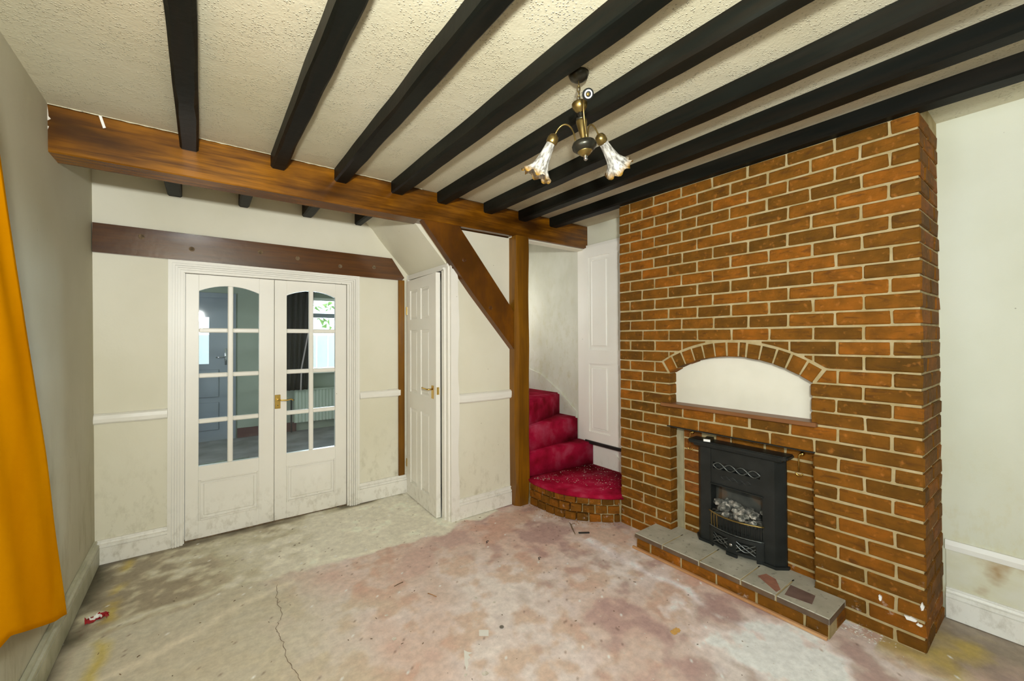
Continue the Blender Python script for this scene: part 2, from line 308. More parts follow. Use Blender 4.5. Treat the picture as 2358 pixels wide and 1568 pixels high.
# ------------------------------------------------------------ floor
CZ = 2.56
def seg_dist(x, y, pts):
    best = 9
    for (x1, y1), (x2, y2) in zip(pts, pts[1:]):
        dx, dy = x2 - x1, y2 - y1; t = max(0, min(1, ((x - x1) * dx + (y - y1) * dy) / (dx * dx + dy * dy)))
        best = min(best, math.hypot(x - x1 - t * dx, y - y1 - t * dy))
    return best
CRACK = [(0.36, 2.80), (0.335, 2.62), (0.345, 2.5), (0.30, 2.38), (0.315, 2.25), (0.31, 2.12), (0.335, 1.98), (0.34, 1.7), (0.36, 1.3)]
def floor_color(x, y):
    V = lambda s, o=0: noise.fractal(Vector((x * s + o, y * s + o, o)), 1.0, 2.0, 5)
    a, b, c = V(1.3, 3), V(3.2, 11), V(9, 23)
    pink = Vector((0.385, 0.285, 0.240)); pale = Vector((0.455, 0.405, 0.345)); mauve = Vector((0.225, 0.170, 0.152)); red = Vector((0.32, 0.19, 0.135))
    conc = Vector((0.45, 0.425, 0.32)); concd = Vector((0.235, 0.205, 0.145)); grn = Vector((0.33, 0.31, 0.235)); yel = Vector((0.36, 0.28, 0.05))
    t = max(0, min(1, 0.5 + 0.9 * a + 0.5 * b)); room = pink.lerp(pale, t)
    k = max(0, min(1, (b * 1.2 + c * 0.6 - 0.02) * 2.4)); room = room.lerp(red, k * 0.5)
    kk = max(0, min(1, (-b - 0.02 + 0.5 * c) * 2.6)) * max(0, min(1, (x - 0.9) / 0.9)); room = room.lerp(mauve, kk * 0.6)
    gl = max(0, min(1, (0.75 - x + 0.3 * a + 0.15 * b) / 0.55)); room = room.lerp(grn, gl * 0.85)
    # chalky band by the hearth
    d = abs(x - 2.20 - 0.03 * b * 2) if 0.6 < y < 2.1 else 9
    room = room.lerp(Vector((0.58, 0.54, 0.50)), max(0, min(1, 1 - d / 0.045)) * max(0, min(0.8, 0.6 + b)))
    d = math.hypot(x - 2.12, (y - 0.78) * 0.8); room = room.lerp(Vector((0.68, 0.65, 0.58)), max(0, min(1, (0.30 - d) * 4 + b * 1.3 + c)) * 0.8)
    # screed of the passage behind the beam
    edge = 2.86 + 0.05 * math.sin(x * 3 + 1) + 0.10 * b + (0.12 if x > 2.0 else 0)
    ps = conc.lerp(concd, max(0, min(1, 0.30 + a * 0.6 + b * 0.45 + (0.48 - x) * 1.3)))
    ps = ps.lerp(Vector((0.60, 0.57, 0.43)), max(0, min(1, (c + b) * 1.3)) * 0.5)
    f = max(0, min(1, (y - edge) / 0.03 + 0.5)); col = room.lerp(ps, f)
    rim = max(0, 1 - abs(y - edge - 0.05) / 0.05) * 0.5; col = col.lerp(Vector((0.62, 0.60, 0.46)), rim * max(0, min(1, 0.6 + a)))
    # second screed ridge sweeping to the left
    e2 = 2.80 - 0.42 * (0.45 - x) if x < 0.45 else 9
    if e2 < 9: col = col.lerp(Vector((0.50, 0.45, 0.32)), max(0, 1 - abs(y - e2 - 0.04 * b) / 0.05) * 0.55)
    # mouldy, dirty edges along the left wall and right alcove
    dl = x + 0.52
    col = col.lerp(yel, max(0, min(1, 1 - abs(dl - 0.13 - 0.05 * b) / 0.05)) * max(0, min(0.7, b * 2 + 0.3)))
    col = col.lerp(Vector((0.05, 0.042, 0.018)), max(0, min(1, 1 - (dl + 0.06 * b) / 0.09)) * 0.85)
    if x > 2.3 and y < 0.55:
        col = col.lerp(concd * 0.85, max(0, min(1, (x - 2.45 + 0.3 * b) * 3)) * 0.8)
        col = col.lerp(yel, max(0, min(1, (0.16 - math.hypot(x - 2.87, y - 0.30)) * 9 + b * 1.5)) * 0.6)
        col = col.lerp(yel, max(0, min(1, (0.10 - abs(x - 2.55 - 0.1 * b)) * 8)) * max(0, min(0.6, 0.3 + b)))
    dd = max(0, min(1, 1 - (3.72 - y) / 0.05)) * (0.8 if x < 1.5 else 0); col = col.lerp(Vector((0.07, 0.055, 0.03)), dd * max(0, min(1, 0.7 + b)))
    cd = seg_dist(x + 0.006 * c, y + 0.006 * c, CRACK)
    # flecks
    s = noise.noise(Vector((x * 55, y * 55, 3))); s2 = noise.noise(Vector((x * 48 + 9, y * 48, 8)))
    if s > 0.70: col = col.lerp(Vector((0.75, 0.72, 0.67)), 0.7)
    if s2 > 0.66: col = col.lerp(Vector((0.12, 0.08, 0.05)), 0.6)
    col = Vector([min(0.92, q * (1 + 0.85 * min(1, q / 0.3))) for q in col])
    col = Vector((col.x * 0.98, col.y, min(0.92, col.z * 1.13)))
    return col, cd
def make_floor():
    x0, x1, y0, y1, st = -0.62, 3.2, -2.7, 3.92, 0.0125
    nx = int((x1 - x0) / st) + 1; ny = int((y1 - y0) / st) + 1
    vs = []; cols = []
    for j in range(ny):
        for i in range(nx):
            x = x0 + i * st; y = y0 + j * st
            if y < 0 and x < 1.0: c = Vector((0.4, 0.33, 0.28)); cd = 9
            else: c, cd = floor_color(x, y)
            z = 0.0015 * noise.noise(Vector((x * 6, y * 6, 0)))
            vs.append((x, y, z)); cols.extend((c.x, c.y, c.z, 1))
    fs = [(j * nx + i, j * nx + i + 1, (j + 1) * nx + i + 1, (j + 1) * nx + i) for j in range(ny - 1) for i in range(nx - 1)]
    me = bpy.data.meshes.new('floor'); me.from_pydata(vs, [], fs)
    ca = me.color_attributes.new('stains', 'FLOAT_COLOR', 'POINT'); ca.data.foreach_set('color', cols)
    m = bpy.data.materials.new('stained_screed'); m.use_nodes = True; nt = m.node_tree; N = nt.nodes; L = nt.links; b = N['Principled BSDF']
    at = N.new('ShaderNodeAttribute'); at.attribute_name = 'stains'
    g = N.new('ShaderNodeNewGeometry').outputs['Position']
    n = N.new('ShaderNodeTexNoise'); L.new(g, n.inputs['Vector']); n.inputs['Scale'].default_value = 24; n.inputs['Detail'].default_value = 9; n.inputs['Roughness'].default_value = 0.72
    k = maprange(N, L, n.outputs['Fac'], 0.35, 0.68, 0.84, 1.14)
    mx = N.new('ShaderNodeVectorMath'); mx.operation = 'SCALE'; L.new(at.outputs['Color'], mx.inputs[0]); L.new(k, mx.inputs[3])
    v = N.new('ShaderNodeTexVoronoi'); L.new(g, v.inputs['Vector']); v.inputs['Scale'].default_value = 30
    n4 = N.new('ShaderNodeTexNoise'); L.new(g, n4.inputs['Vector']); n4.inputs['Scale'].default_value = 5
    sp = math1(N, L, 'MULTIPLY', maprange(N, L, v.outputs['Distance'], 0.012, 0.035, 0.7, 0), maprange(N, L, n4.outputs['Fac'], 0.53, 0.62))
    o = mixnode(N, L, sp, mx.outputs[0], (0.72, 0.69, 0.64))
    n.noise_dimensions = '3D'
    L.new(o, b.inputs['Base Color']); b.inputs['Roughness'].default_value = 0.55
    L.new(maprange(N, L, n4.outputs['Fac'], 0.3, 0.7, 0.42, 0.75), b.inputs['Roughness'])
    bp = N.new('ShaderNodeBump'); bp.inputs['Strength'].default_value = 0.15; bp.inputs['Distance'].default_value = 0.003
    L.new(n.outputs['Fac'], bp.inputs['Height']); L.new(bp.outputs[0], b.inputs['Normal'])
    me.materials.append(m)
    o = link('floor', me, None, smooth=True); o['kind'] = 'structure'
    fl = o
    # the crack is a thin open groove: a dark strip let into the screed
    pts = []
    for (xa, ya), (xb, yb) in zip(CRACK, CRACK[1:]):
        for q in range(8):
            t = q / 8; px = xa + (xb - xa) * t; py = ya + (yb - ya) * t
            pts.append((px + 0.012 * noise.noise(Vector((py * 23, 1, 1))) + 0.005 * rnd.uniform(-1, 1), py))
    bm = bmesh.new(); prev = None
    for i, (px, py) in enumerate(pts):
        wd = 0.0012 + 0.0010 * abs(noise.noise(Vector((py * 30, 5, 5))))
        a = bm.verts.new((px - wd, py, 0.0024)); c = bm.verts.new((px + wd, py, 0.0024))
        if prev: bm.faces.new((prev[0], prev[1], c, a))
        prev = (a, c)
    me = bpy.data.meshes.new('crack'); bm.to_mesh(me); bm.free()
    link('crack', me, mat('crack_dirt', [(0.16, 0.12, 0.08), (0.26, 0.20, 0.14)], (20, 20, 20), rough=0.9), fl)
make_floor()

# ------------------------------------------------------------ ceiling, walls
struct('ceiling', MB().box((-0.75, -2.8, CZ), (3.3, 4.4, CZ + 0.12)), CEI)

def grid_wall(name, fn, ys, zs, m, holes=()):
    bm = bmesh.new(); g = {}
    for i, y in enumerate(ys):
        for j, z in enumerate(zs): g[i, j] = bm.verts.new(fn(y, z))
    for i in range(len(ys) - 1):
        for j in range(len(zs) - 1):
            yc = (ys[i] + ys[i + 1]) / 2; zc = (zs[j] + zs[j + 1]) / 2
            if any(h[0] < yc < h[1] and h[2] < zc < h[3] for h in holes): continue
            bm.faces.new((g[i, j], g[i + 1, j], g[i + 1, j + 1], g[i, j + 1]))
    ext = bmesh.ops.extrude_face_region(bm, geom=bm.faces[:]); return bm, ext
def leftx(y, z):
    t = z / 2.56; top = -0.588 if y < 2.9 else -0.588 + (y - 2.9) / 0.86 * 0.014
    return -0.548 + (top + 0.548) * t
def wall_left():
    ys = [-2.65, -2.4, -0.5, -0.12, 0.4, 0.9, 1.38, 1.8, 2.2, 2.6, 2.9, 3.2, 3.5, 3.82]; zs = [0, 0.5, 0.92, 1.4, 1.9, 2.2, 2.56]
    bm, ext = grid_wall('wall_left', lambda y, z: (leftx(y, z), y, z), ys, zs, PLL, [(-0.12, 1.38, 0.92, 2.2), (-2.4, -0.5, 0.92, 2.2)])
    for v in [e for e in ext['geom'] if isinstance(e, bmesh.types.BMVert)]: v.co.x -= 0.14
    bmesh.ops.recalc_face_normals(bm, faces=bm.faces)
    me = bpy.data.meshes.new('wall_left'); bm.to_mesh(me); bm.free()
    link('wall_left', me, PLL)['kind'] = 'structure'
wall_left()
# rear wall (behind the camera) with its window
rw = MB(); rw.box((-0.7, -2.75, 0), (3.25, -2.62, CZ))
struct('wall_rear', rw, PLR)
def casement(name, a, b, axis):
    """frame with mullions around an opening; a, b = opposite corners in the wall plane"""
    r = empty(name, ((a[0] + b[0]) / 2, (a[1] + b[1]) / 2, a[2]), kind='structure')
    m = MB(); t = 0.05
    def bar(u0, u1, z0, z1):
        if axis == 'x': m.box((a[0], u0, z0), (b[0], u1, z1), 0.004)
        else: m.box((u0, a[1], z0), (u1, b[1], z1), 0.004)
    u0, u1 = (a[1], b[1]) if axis == 'x' else (a[0], b[0])
    bar(u0, u0 + t, a[2], b[2]); bar(u1 - t, u1, a[2], b[2]); bar(u0 + t, u1 - t, a[2], a[2] + t); bar(u0 + t, u1 - t, b[2] - t, b[2]); um = (u0 + u1) / 2; bar(um - 0.025, um + 0.025, a[2] + t, b[2] - t)
    m.build('window_frame', WHT, r)
    if axis == 'x': boxo('pane', ((a[0] + b[0]) / 2 - 0.003, u0 + t, a[2] + t), ((a[0] + b[0]) / 2 + 0.003, u1 - t, b[2] - t), GLS, r)
    else: boxo('pane', (u0 + t, (a[1] + b[1]) / 2 - 0.003, a[2] + t), (u1 - t, (a[1] + b[1]) / 2 + 0.003, b[2] - t), GLS, r)
    return r
casement('window_1', (-0.71, -2.4, 0.92), (-0.66, -0.5, 2.2), 'x')
casement('window_2', (-0.71, -0.12, 0.92), (-0.66, 1.38, 2.2), 'x')

# right wall (alcove beside the chimney breast, and behind it up the stairs)
XR = 3.09
wr = MB(); wr.box((XR, -2.65, 0), (XR + 0.12, 4.5, CZ))
struct('wall_right', wr, PLR)
# stair flank, slightly proud plaster skin behind the door frame
struct('wall_stair_side', MB().box((XR - 0.02, 2.985, 0), (XR + 0.01, 4.4, CZ)), PLS)
struct('wall_stair_end', MB().box((2.16, 4.3, 0), (XR + 0.1, 4.42, CZ)), PLS)
struct('wall_stair_inner', MB().box((2.16, 2.945, 0), (2.26, 4.3, CZ)), PLS)
# back wall with the French door opening
YB = 3.76
wb = MB(); wb.box((-0.72, YB, 0), (-0.12, YB + 0.12, CZ)); wb.box((1.04, YB, 0), (2.2, YB + 0.12, CZ)); wb.box((-0.12, YB, 1.945), (1.04, YB + 0.12, CZ))
struct('wall_back', wb, PLB)
# partition below the stairs
ws = MB(); ws.box((1.58, 2.94, 0), (2.2, 3.0, 2.325)); struct('wall_understairs', ws, PLB)
# cupboard wall: pieces around the small door, X = 1.57
wc = MB(); wc.box((1.575, 2.94, 1.995), (1.62, 3.78, 2.06)); wc.box((1.575, 3.715, 0), (1.62, 3.78, 2.0))
wc.box((2.12, 2.99, 0), (2.16, 3.8, 2.3))
struct('wall_cupboard', wc, PLB)
# sloping soffit
so = MB(); so.prism([(1.155, CZ), (1.16, 2.50), (1.235, 2.43), (1.29, 2.36), (1.35, 2.29), (1.575, 2.045), (1.70, 2.045), (1.30, CZ)], 'y', 3.0, YB)
so.prism([(1.30, 2.40), (1.362, 2.325), (1.575, 2.062), (1.70, 2.045), (1.5, 2.35)], 'y', 2.945, 3.0)
struct('ceiling_slope', so, PLB)
# bulkhead over the stairs, behind the beam
struct('trim_bulkhead', MB().box((2.16, 2.90, 2.325), (XR, 3.0, CZ)), PLB)

# ------------------------------------------------------------ skirtings and rails (profiles extruded)
def rail(name, prof, p0, p1, inward, m, kind='structure'):
    """prof: (out, z) outline; p0->p1 run along the wall face; inward = unit vector away from the wall"""
    bm = bmesh.new(); p0 = Vector(p0); p1 = Vector(p1); inn = Vector(inward); n = max(2, int((p1 - p0).length / 0.08)); rings = []
    for i in range(n + 1):
        p = p0.lerp(p1, i / n)
        rings.append([bm.verts.new(p + inn * o + Vector((0, 0, z))) for o, z in prof])
    k = len(prof)
    for a, b in zip(rings, rings[1:]):
        for q in range(k): bm.faces.new((a[q], a[(q + 1) % k], b[(q + 1) % k], b[q]))
    bm.faces.new(rings[0][::-1]); bm.faces.new(rings[-1])
    bmesh.ops.recalc_face_normals(bm, faces=bm.faces)
    me = bpy.data.meshes.new(name); bm.to_mesh(me); bm.free()
    o = link(name, me, m)
    if kind: o['kind'] = kind
    return o
SK = [(0, 0.004), (0.026, 0.004), (0.026, 0.108), (0.017, 0.110), (0.017, 0.113), (0.025, 0.116), (0.023, 0.128), (0.013, 0.133), (0.008, 0.143), (0.008, 0.147), (0.016, 0.149), (0.014, 0.157), (0.003, 0.158), (0, 0.158)]
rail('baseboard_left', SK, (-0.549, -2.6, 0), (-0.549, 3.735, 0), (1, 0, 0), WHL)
rail('baseboard_back', SK, (-0.545, YB, -0.006), (-0.19, YB, -0.006), (0, -1, 0), WHT)
SK2 = [(o, z + 0.014) if z > 0.1 else (o, z) for o, z in SK]
rail('baseboard_back_right', SK2, (1.112, YB, 0), (1.545, YB, 0), (0, -1, 0), WHT)
rail('baseboard_understairs', SK, (1.643, 2.94, 0), (2.165, 2.94, 0), (0, -1, 0), WHT)
rail('baseboard_right', SK, (XR, -2.6, 0), (XR, 0.395, 0), (-1, 0, 0), WHT)
def wavy(name, prof, p0, p1, inward, m, a=0.003, seed=0):
    o = rail(name, prof, p0, p1, inward, m)
    for v in o.data.vertices:
        d = noise.noise_vector(v.co * 14 + Vector((seed,) * 3)) * a
        v.co += d
    return o
DR = [(0, 0), (0.014, 0.002), (0.024, 0.012), (0.026, 0.035), (0.024, 0.058), (0.012, 0.068), (0, 0.07)]
wavy('trim_dado_1', DR, (-0.558, YB, 0.897), (-0.192, YB, 0.897), (0, -1, 0), WHT, 0.003, 1)
wavy('trim_dado_2', DR, (1.115, YB, 0.912), (1.487, YB, 0.908), (0, -1, 0), WHT, 0.004, 2)
wavy('trim_dado_3', [(o * 1.2, z * 1.12) for o, z in DR], (1.645, 2.94, 0.921), (2.172, 2.94, 0.921), (0, -1, 0), WHT, 0.005, 3)
rail('trim_dado_4', [(0, 0), (0.018, 0), (0.02, 0.025), (0.014, 0.048), (0, 0.048)], (XR, -2.6, 0.351), (XR, 0.396, 0.351), (-1, 0, 0), WHT)
# peeling lining board under that rail
boxo('trim_lining', (XR - 0.007, -2.6, 0.155), (XR, 0.394, 0.353), mat('peeling_board', [(0.70, 0.69, 0.58), (0.66, 0.64, 0.48), (0.36, 0.20, 0.06)], (2, 5, 7), rough=0.6, ramp=(0.35, 0.72), bump=0.2, bscale=40))['kind'] = 'structure'
# wavy plaster pad at the corner beside the cupboard door
cp = MB(); pts = []
for i in range(40):
    z = 0.0 + i * (1.90 / 39); pts.append((1.643 + 0.006 * math.sin(z * 9) + 0.006 * noise.noise(Vector((z * 11, 0, 0))), z))
for i in range(9):
    a = i / 8 * math.pi / 2; pts.append((1.585 + 0.056 * math.cos(a), 1.90 + 0.10 * math.sin(a)))
pts += [(1.574, 2.05), (1.574, 0.0)]
cp.prism(pts, 'y', 2.915, 2.94)
struct('trim_corner_pad', cp, WHT)

# ------------------------------------------------------------ architraves
def arch_frame(name, x0, x1, z1, yf, wdt=0.085, m=WHT):
    """stepped architrave around a door in the back wall"""
    mb = MB()
    steps = [(0.0, 0.024), (0.022, 0.016), (0.0255, 0.031), (0.038, 0.018), (0.041, 0.031), (0.052, 0.018), (0.055, 0.028), (0.067, 0.014), (0.070, 0.022)]
    for i, (d, h) in enumerate(steps):
        e = steps[i + 1][0] if i + 1 < len(steps) else wdt
        mb.box((x0 + d, yf - h, 0), (x0 + e, yf, z1 - d)); mb.box((x1 - e, yf - h, 0), (x1 - d, yf, z1 - d))
        mb.box((x0 + e, yf - h + 0.0003, z1 - e), (x1 - e, yf, z1 - d))
    return struct(name, mb, m)
arch_frame('trim_french_architrave', -0.19, 1.113, 2.005, YB)
mb = MB()   # door lining
mb.box((-0.118, YB, 0), (-0.098, YB + 0.12, 1.94)); mb.box((1.014, YB, 0), (1.034, YB + 0.12, 1.94)); mb.box((-0.098, YB, 1.922), (1.014, YB + 0.12, 1.94))
mb.box((-0.098, 3.8135, 0), (-0.07, 3.83, 1.922)); mb.box((0.986, 3.8135, 0), (1.014, 3.83, 1.922)); mb.box((-0.07, 3.8135, 1.895), (0.986, 3.83, 1.922))
struct('trim_french_lining', mb, WHT)
struct('trim_threshold', MB().box((-0.098, 3.78, 0.0), (1.014, 3.87, 0.009)), DEBR)
struct('trim_threshold_stop', MB().box((0.42, 3.8135, 0.009), (0.50, 3.818, 1.9)), WHT)

# ------------------------------------------------------------ French doors
def poly_strip(mb, xs, zlo, zhi, y0, y1):
    """wall of quads between two functions of x, thick from y0 to y1"""
    pts = [(x, zlo(x)) for x in xs] + [(x, zhi(x)) for x in reversed(xs)]
    mb.prism(pts, 'y', y0, y1)
def french(name, x0, x1, px0, px1, pxm, lab, handle=None):
    r = setp(empty(name, (x0, 3.80, 0)), kind='structure')
    y0, y1 = 3.775, 3.812; zt = 1.918; zb = 0.010; za = 0.525
    zspring, zc = 1.80, 1.845; xm = (px0 + px1) / 2; hw = (px1 - px0) / 2
    arc = lambda x: zspring + (zc - zspring) * (1 - ((x - xm) / hw) ** 2)
    f = MB()
    f.box((x0, y0, zb), (px0, y1, zt), 0.002); f.box((px1, y0, zb), (x1, y1, zt), 0.002)
    xs = [px0 + (px1 - px0) * i / 12 for i in range(13)]
    poly_strip(f, xs, arc, lambda x: zt, y0, y1)
    f.box((px0, y0, 0.425), (px1, y1, za)); f.box((px0, y0, zb), (px1, y1, 0.135))
    f.box((px0, y0 + 0.012, 0.135), (px1, y1 - 0.008, 0.425))
    f.build('door_frame', WHT, r)
    pm = MB(); pm.box((px0 + 0.028, y0 + 0.004, 0.163), (px1 - 0.028, y0 + 0.016, 0.397), 0.007); pm.build('raised_panel', WHT, r)
    # mouldings round the lower panel
    mm = MB(); t = 0.012
    mm.box((px0, y0 - 0.006, 0.135), (px0 + t, y0 + 0.012, 0.425), 0.003); mm.box((px1 - t, y0 - 0.006, 0.135), (px1, y0 + 0.012, 0.425), 0.003)
    mm.box((px0 + t, y0 - 0.006, 0.135), (px1 - t, y0 + 0.012, 0.135 + t), 0.003); mm.box((px0 + t, y0 - 0.006, 0.425 - t), (px1 - t, y0 + 0.012, 0.425), 0.003)
    mm.build('panel_moulding', WHT, r)
    mb = 0.017
    b = MB().box((pxm - mb, y0 + 0.002, za), (pxm + mb, y1 - 0.002, arc(pxm) + 0.002), 0.006)
    b.build('glazing_bar', WHT, r)
    for z in (1.512, 1.182, 0.850):
        for a_, b_ in ((px0, pxm - mb), (pxm + mb, px1)):
            MB().box((a_, y0 + 0.002, z - 0.0165), (b_, y1 - 0.002, z + 0.0165), 0.006).build('glazing_bar', WHT, r)
    zs = [za, 0.8335, 0.8665, 1.1655, 1.1985, 1.4955, 1.5285]
    for (a_, b_) in ((px0, pxm - mb), (pxm + mb, px1)):
        for k in range(3): boxo('pane', (a_, 3.792, zs[2 * k] - 0.0), (b_, 3.796, zs[2 * k + 1]), GLS, r)
        g = MB(); xs2 = [a_ + (b_ - a_) * i / 6 for i in range(7)]; poly_strip(g, xs2, lambda x: 1.5285, arc, 3.792, 3.796); g.build('pane', GLS, r)
    if handle:
        hx = handle
        p = MB().box((hx - 0.02, y0 - 0.006, 0.893), (hx + 0.02, y0, 1.003), 0.002); po = p.build('backplate', BRAS, r); po['label'] = 'brass door handle backplate'
        h = MB(); h.tube([(hx, y0 - 0.004, 0.965), (hx, y0 - 0.04, 0.965), (hx + 0.02, y0 - 0.046, 0.964), (hx + 0.06, y0 - 0.046, 0.96), (hx + 0.09, y0 - 0.047, 0.967), (hx + 0.105, y0 - 0.047, 0.955)], 0.006, 8)
        h.lathe([(0.011, 0), (0.011, 0.01)], 12, (0, 0, 0)) if False else None
        h.build('lever', BRAS, po, smooth=True)
        k = MB(); k.tube([(hx, y0 - 0.004, 0.918), (hx, y0 - 0.009, 0.918)], 0.004, 8); k.build('keyhole', PBLK, po)
    return r
french('door_1', -0.094, 0.459, -0.018, 0.356, 0.172, '')
french('door_2', 0.462, 1.010, 0.548, 0.919, 0.730, '', handle=0.484)

# ------------------------------------------------------------ cupboard door (ajar)
def cupboard_door():
    r = empty('door_3', (1.572, 3.700, 0.008), kind='structure')
    r.rotation_euler = (0, 0, math.radians(-2.3))
    # local: x out of the face (negative = room), y runs from 0 (hinge) to -0.655 (free edge)
    W, Hh = 0.655, 1.972
    def B(mb, a, b, bev=0): return mb.box(a, b, bev)
    cols = [(-0.085, -0.255), (-0.335, -0.520)]; rows = [(0.130, 0.810), (0.955, 1.515), (1.61, 1.875)]
    f = MB(); t = 0.038
    ys = [0, -0.085, -0.255, -0.335, -0.520, -W]; 
    for a, b in ((0, 1), (2, 3), (4, 5)): f.box((-t, ys[b], 0), (0, ys[a], Hh))
    zz = [0, 0.130, 0.810, 0.955, 1.515, 1.61, 1.875, Hh]
    for a, b in ((1, 2), (3, 4)):
        for q in (0, 2, 4, 6): f.box((-t, ys[b], zz[q]), (0, ys[a], zz[q + 1]))
        for q in (1, 3, 5): f.box((-t + 0.010, ys[b], zz[q]), (0, ys[a], zz[q + 1]))
    me = f.mesh('door_leaf'); link('door_leaf', me, WHT, r, loc=(0, 0, 0))
    for (a, b) in cols:
        for (c, d) in rows:
            p = MB()
            # bevelled raised field: outer rim low, inner field high
            lo = Vector((-t + 0.010, b + 0.006, c + 0.006)); hi = Vector((-t + 0.010, a - 0.006, d - 0.006)); i = 0.022
            o = [p.bm.verts.new((lo.x, y, z)) for y, z in ((lo.y, lo.z), (hi.y, lo.z), (hi.y, hi.z), (lo.y, hi.z))]
            n_ = [p.bm.verts.new((lo.x - 0.008, y, z)) for y, z in ((lo.y + i, lo.z + i), (hi.y - i, lo.z + i), (hi.y - i, hi.z - i), (lo.y + i, hi.z - i))]
            p.bm.faces.new(n_)
            for k in range(4): p.bm.faces.new((o[k], o[(k + 1) % 4], n_[(k + 1) % 4], n_[k]))
            link('raised_panel', p.mesh('raised_panel'), WHT, r, loc=(0, 0, 0))
    po = link('backplate', MB().box((-t - 0.005, -0.612, 0.948), (-t, -0.572, 1.055), 0.0015).mesh('backplate'), BRAS, r, loc=(0, 0, 0)); po['label'] = 'brass lever handle plate'
    h = MB(); h.tube([(-t, -0.592, 1.025), (-t - 0.042, -0.592, 1.025), (-t - 0.046, -0.575, 1.025), (-t - 0.046, -0.50, 1.027), (-t - 0.045, -0.475, 1.030)], 0.0065, 8)
    link('lever', h.mesh('lever'), BRAS, po, True, loc=(0, 0, 0))
    l = MB().box((-0.032, -W - 0.0015, 0.985), (-0.010, -W, 1.045)); lo_ = link('latch_plate', l.mesh('latch_plate'), BRAS, r, loc=(0, 0, 0))
    for z in (1.66, 0.25):
        link('hinge', MB().box((-t - 0.006, -0.004, z), (-t + 0.004, 0.008, z + 0.075), 0.002).mesh('hinge'), BRAS, r, loc=(0, 0, 0))
cupboard_door()
mb = MB()   # its frame, on the plane X = 1.57
mb.box((1.545, 3.705, 0), (1.578, 3.735, 2.0)); mb.box((1.558, 3.735, 0), (1.578, 3.76, 2.045)); mb.box((1.55, 3.005, 1.995), (1.578, 3.705, 2.018)); mb.box((1.560, 2.95, 2.018), (1.578, 3.735, 2.045), 0.004)
mb.box((1.550, 2.985, 0), (1.578, 3.030, 2.0)); mb.box((1.562, 2.94, 0), (1.578, 2.985, 2.02), 0.003)
struct('trim_cupboard_frame', mb, WHT)

# ------------------------------------------------------------ timbers
mb_ = MB().box((-0.594, 2.87, 2.333), (XR - 0.0, 3.035, CZ - 0.002), 0.006)
bo = mb_.build('main_beam', BEAM); setp(bo, 'long orange-brown varnished timber beam crossing the room under the ceiling', 'beam')
# white paint edging and a flake at its left end
fl = MB(); pts = [(-0.598, 2.335), (-0.588, 2.335), (-0.589, 2.40), (-0.588, 2.43), (-0.582, 2.452), (-0.588, 2.455), (-0.588, 2.478), (-0.576, 2.49), (-0.584, 2.50), (-0.585, 2.52), (-0.588, 2.55), (-0.598, 2.555)]
fl.prism([(a, b) for a, b in pts], 'y', 2.8685, 2.872); e = fl.build('paint_edge', CHIP, bo); e['label'] = 'ragged white paint line at the wall end'
fk = MB().prism([(-0.413, 2.553), (-0.402, 2.553), (-0.387, 2.50), (-0.397, 2.495)], 'y', 2.858, 2.862).build('paint_flake', PAPR, bo); fk['label'] = 'white curling paint flake hanging from the top edge'
pe = MB(); n_ = 60; zz = [2.5595 - 0.006 * abs(noise.noise(Vector((i * 0.5, 3, 1)))) for i in range(n_)]
pe.prism([(-0.59 + i * 1.9 / (n_ - 1), zz[i] - 0.002) for i in range(n_)] + [(1.31, 2.562), (-0.59, 2.562)], 'y', 2.8672, 2.871); pe.build('paint_edge', CEI, bo)

lt = MB(); lt.prism([(-0.566, 2.010), (1.50, 1.992), (1.524, 2.018), (1.405, 2.188), (-0.566, 2.200)], 'y', 3.735, YB)
lo = lt.build('wall_timber', LINT); setp(lo, 'dark stained horizontal timber on the back wall above the glazed double doors', 'timber')
for kx, kz in ((-0.33, 2.14), (-0.06, 2.09), (0.36, 2.12), (0.62, 2.10), (0.95, 2.07), (1.24, 2.09)):
    kk = MB(); kk.tube([(kx, 3.736, kz), (kx, 3.7335, kz)], 0.014, 10, radii=[0.020, 0.013]); kk.build('knot', DEBR, lo)
st = MB().box((1.470, 3.738, 0.172), (1.528, YB, 1.994), 0.003).jitter(0.002, 2)
setp(st.build('timber_stud', POST), 'narrow brown upright timber in the corner beside the cupboard door', 'timber')
# brace
br = MB(); br.prism([(1.318, 2.334), (1.623, 2.334), (2.160, 1.68), (2.160, 1.353), (1.75, 1.81)], 'y', 2.872, 2.939)
bro = br.build('brace', BRAC); setp(bro, 'slanting brown timber brace between the main beam and the post', 'brace')
for kx, kz in ((1.67, 2.07), (1.92, 1.70)):
    kk = MB(); kk.tube([(kx, 2.873, kz), (kx, 2.8695, kz)], 0.014, 10, radii=[0.02, 0.012]); kk.build('knot', LINT, bro)
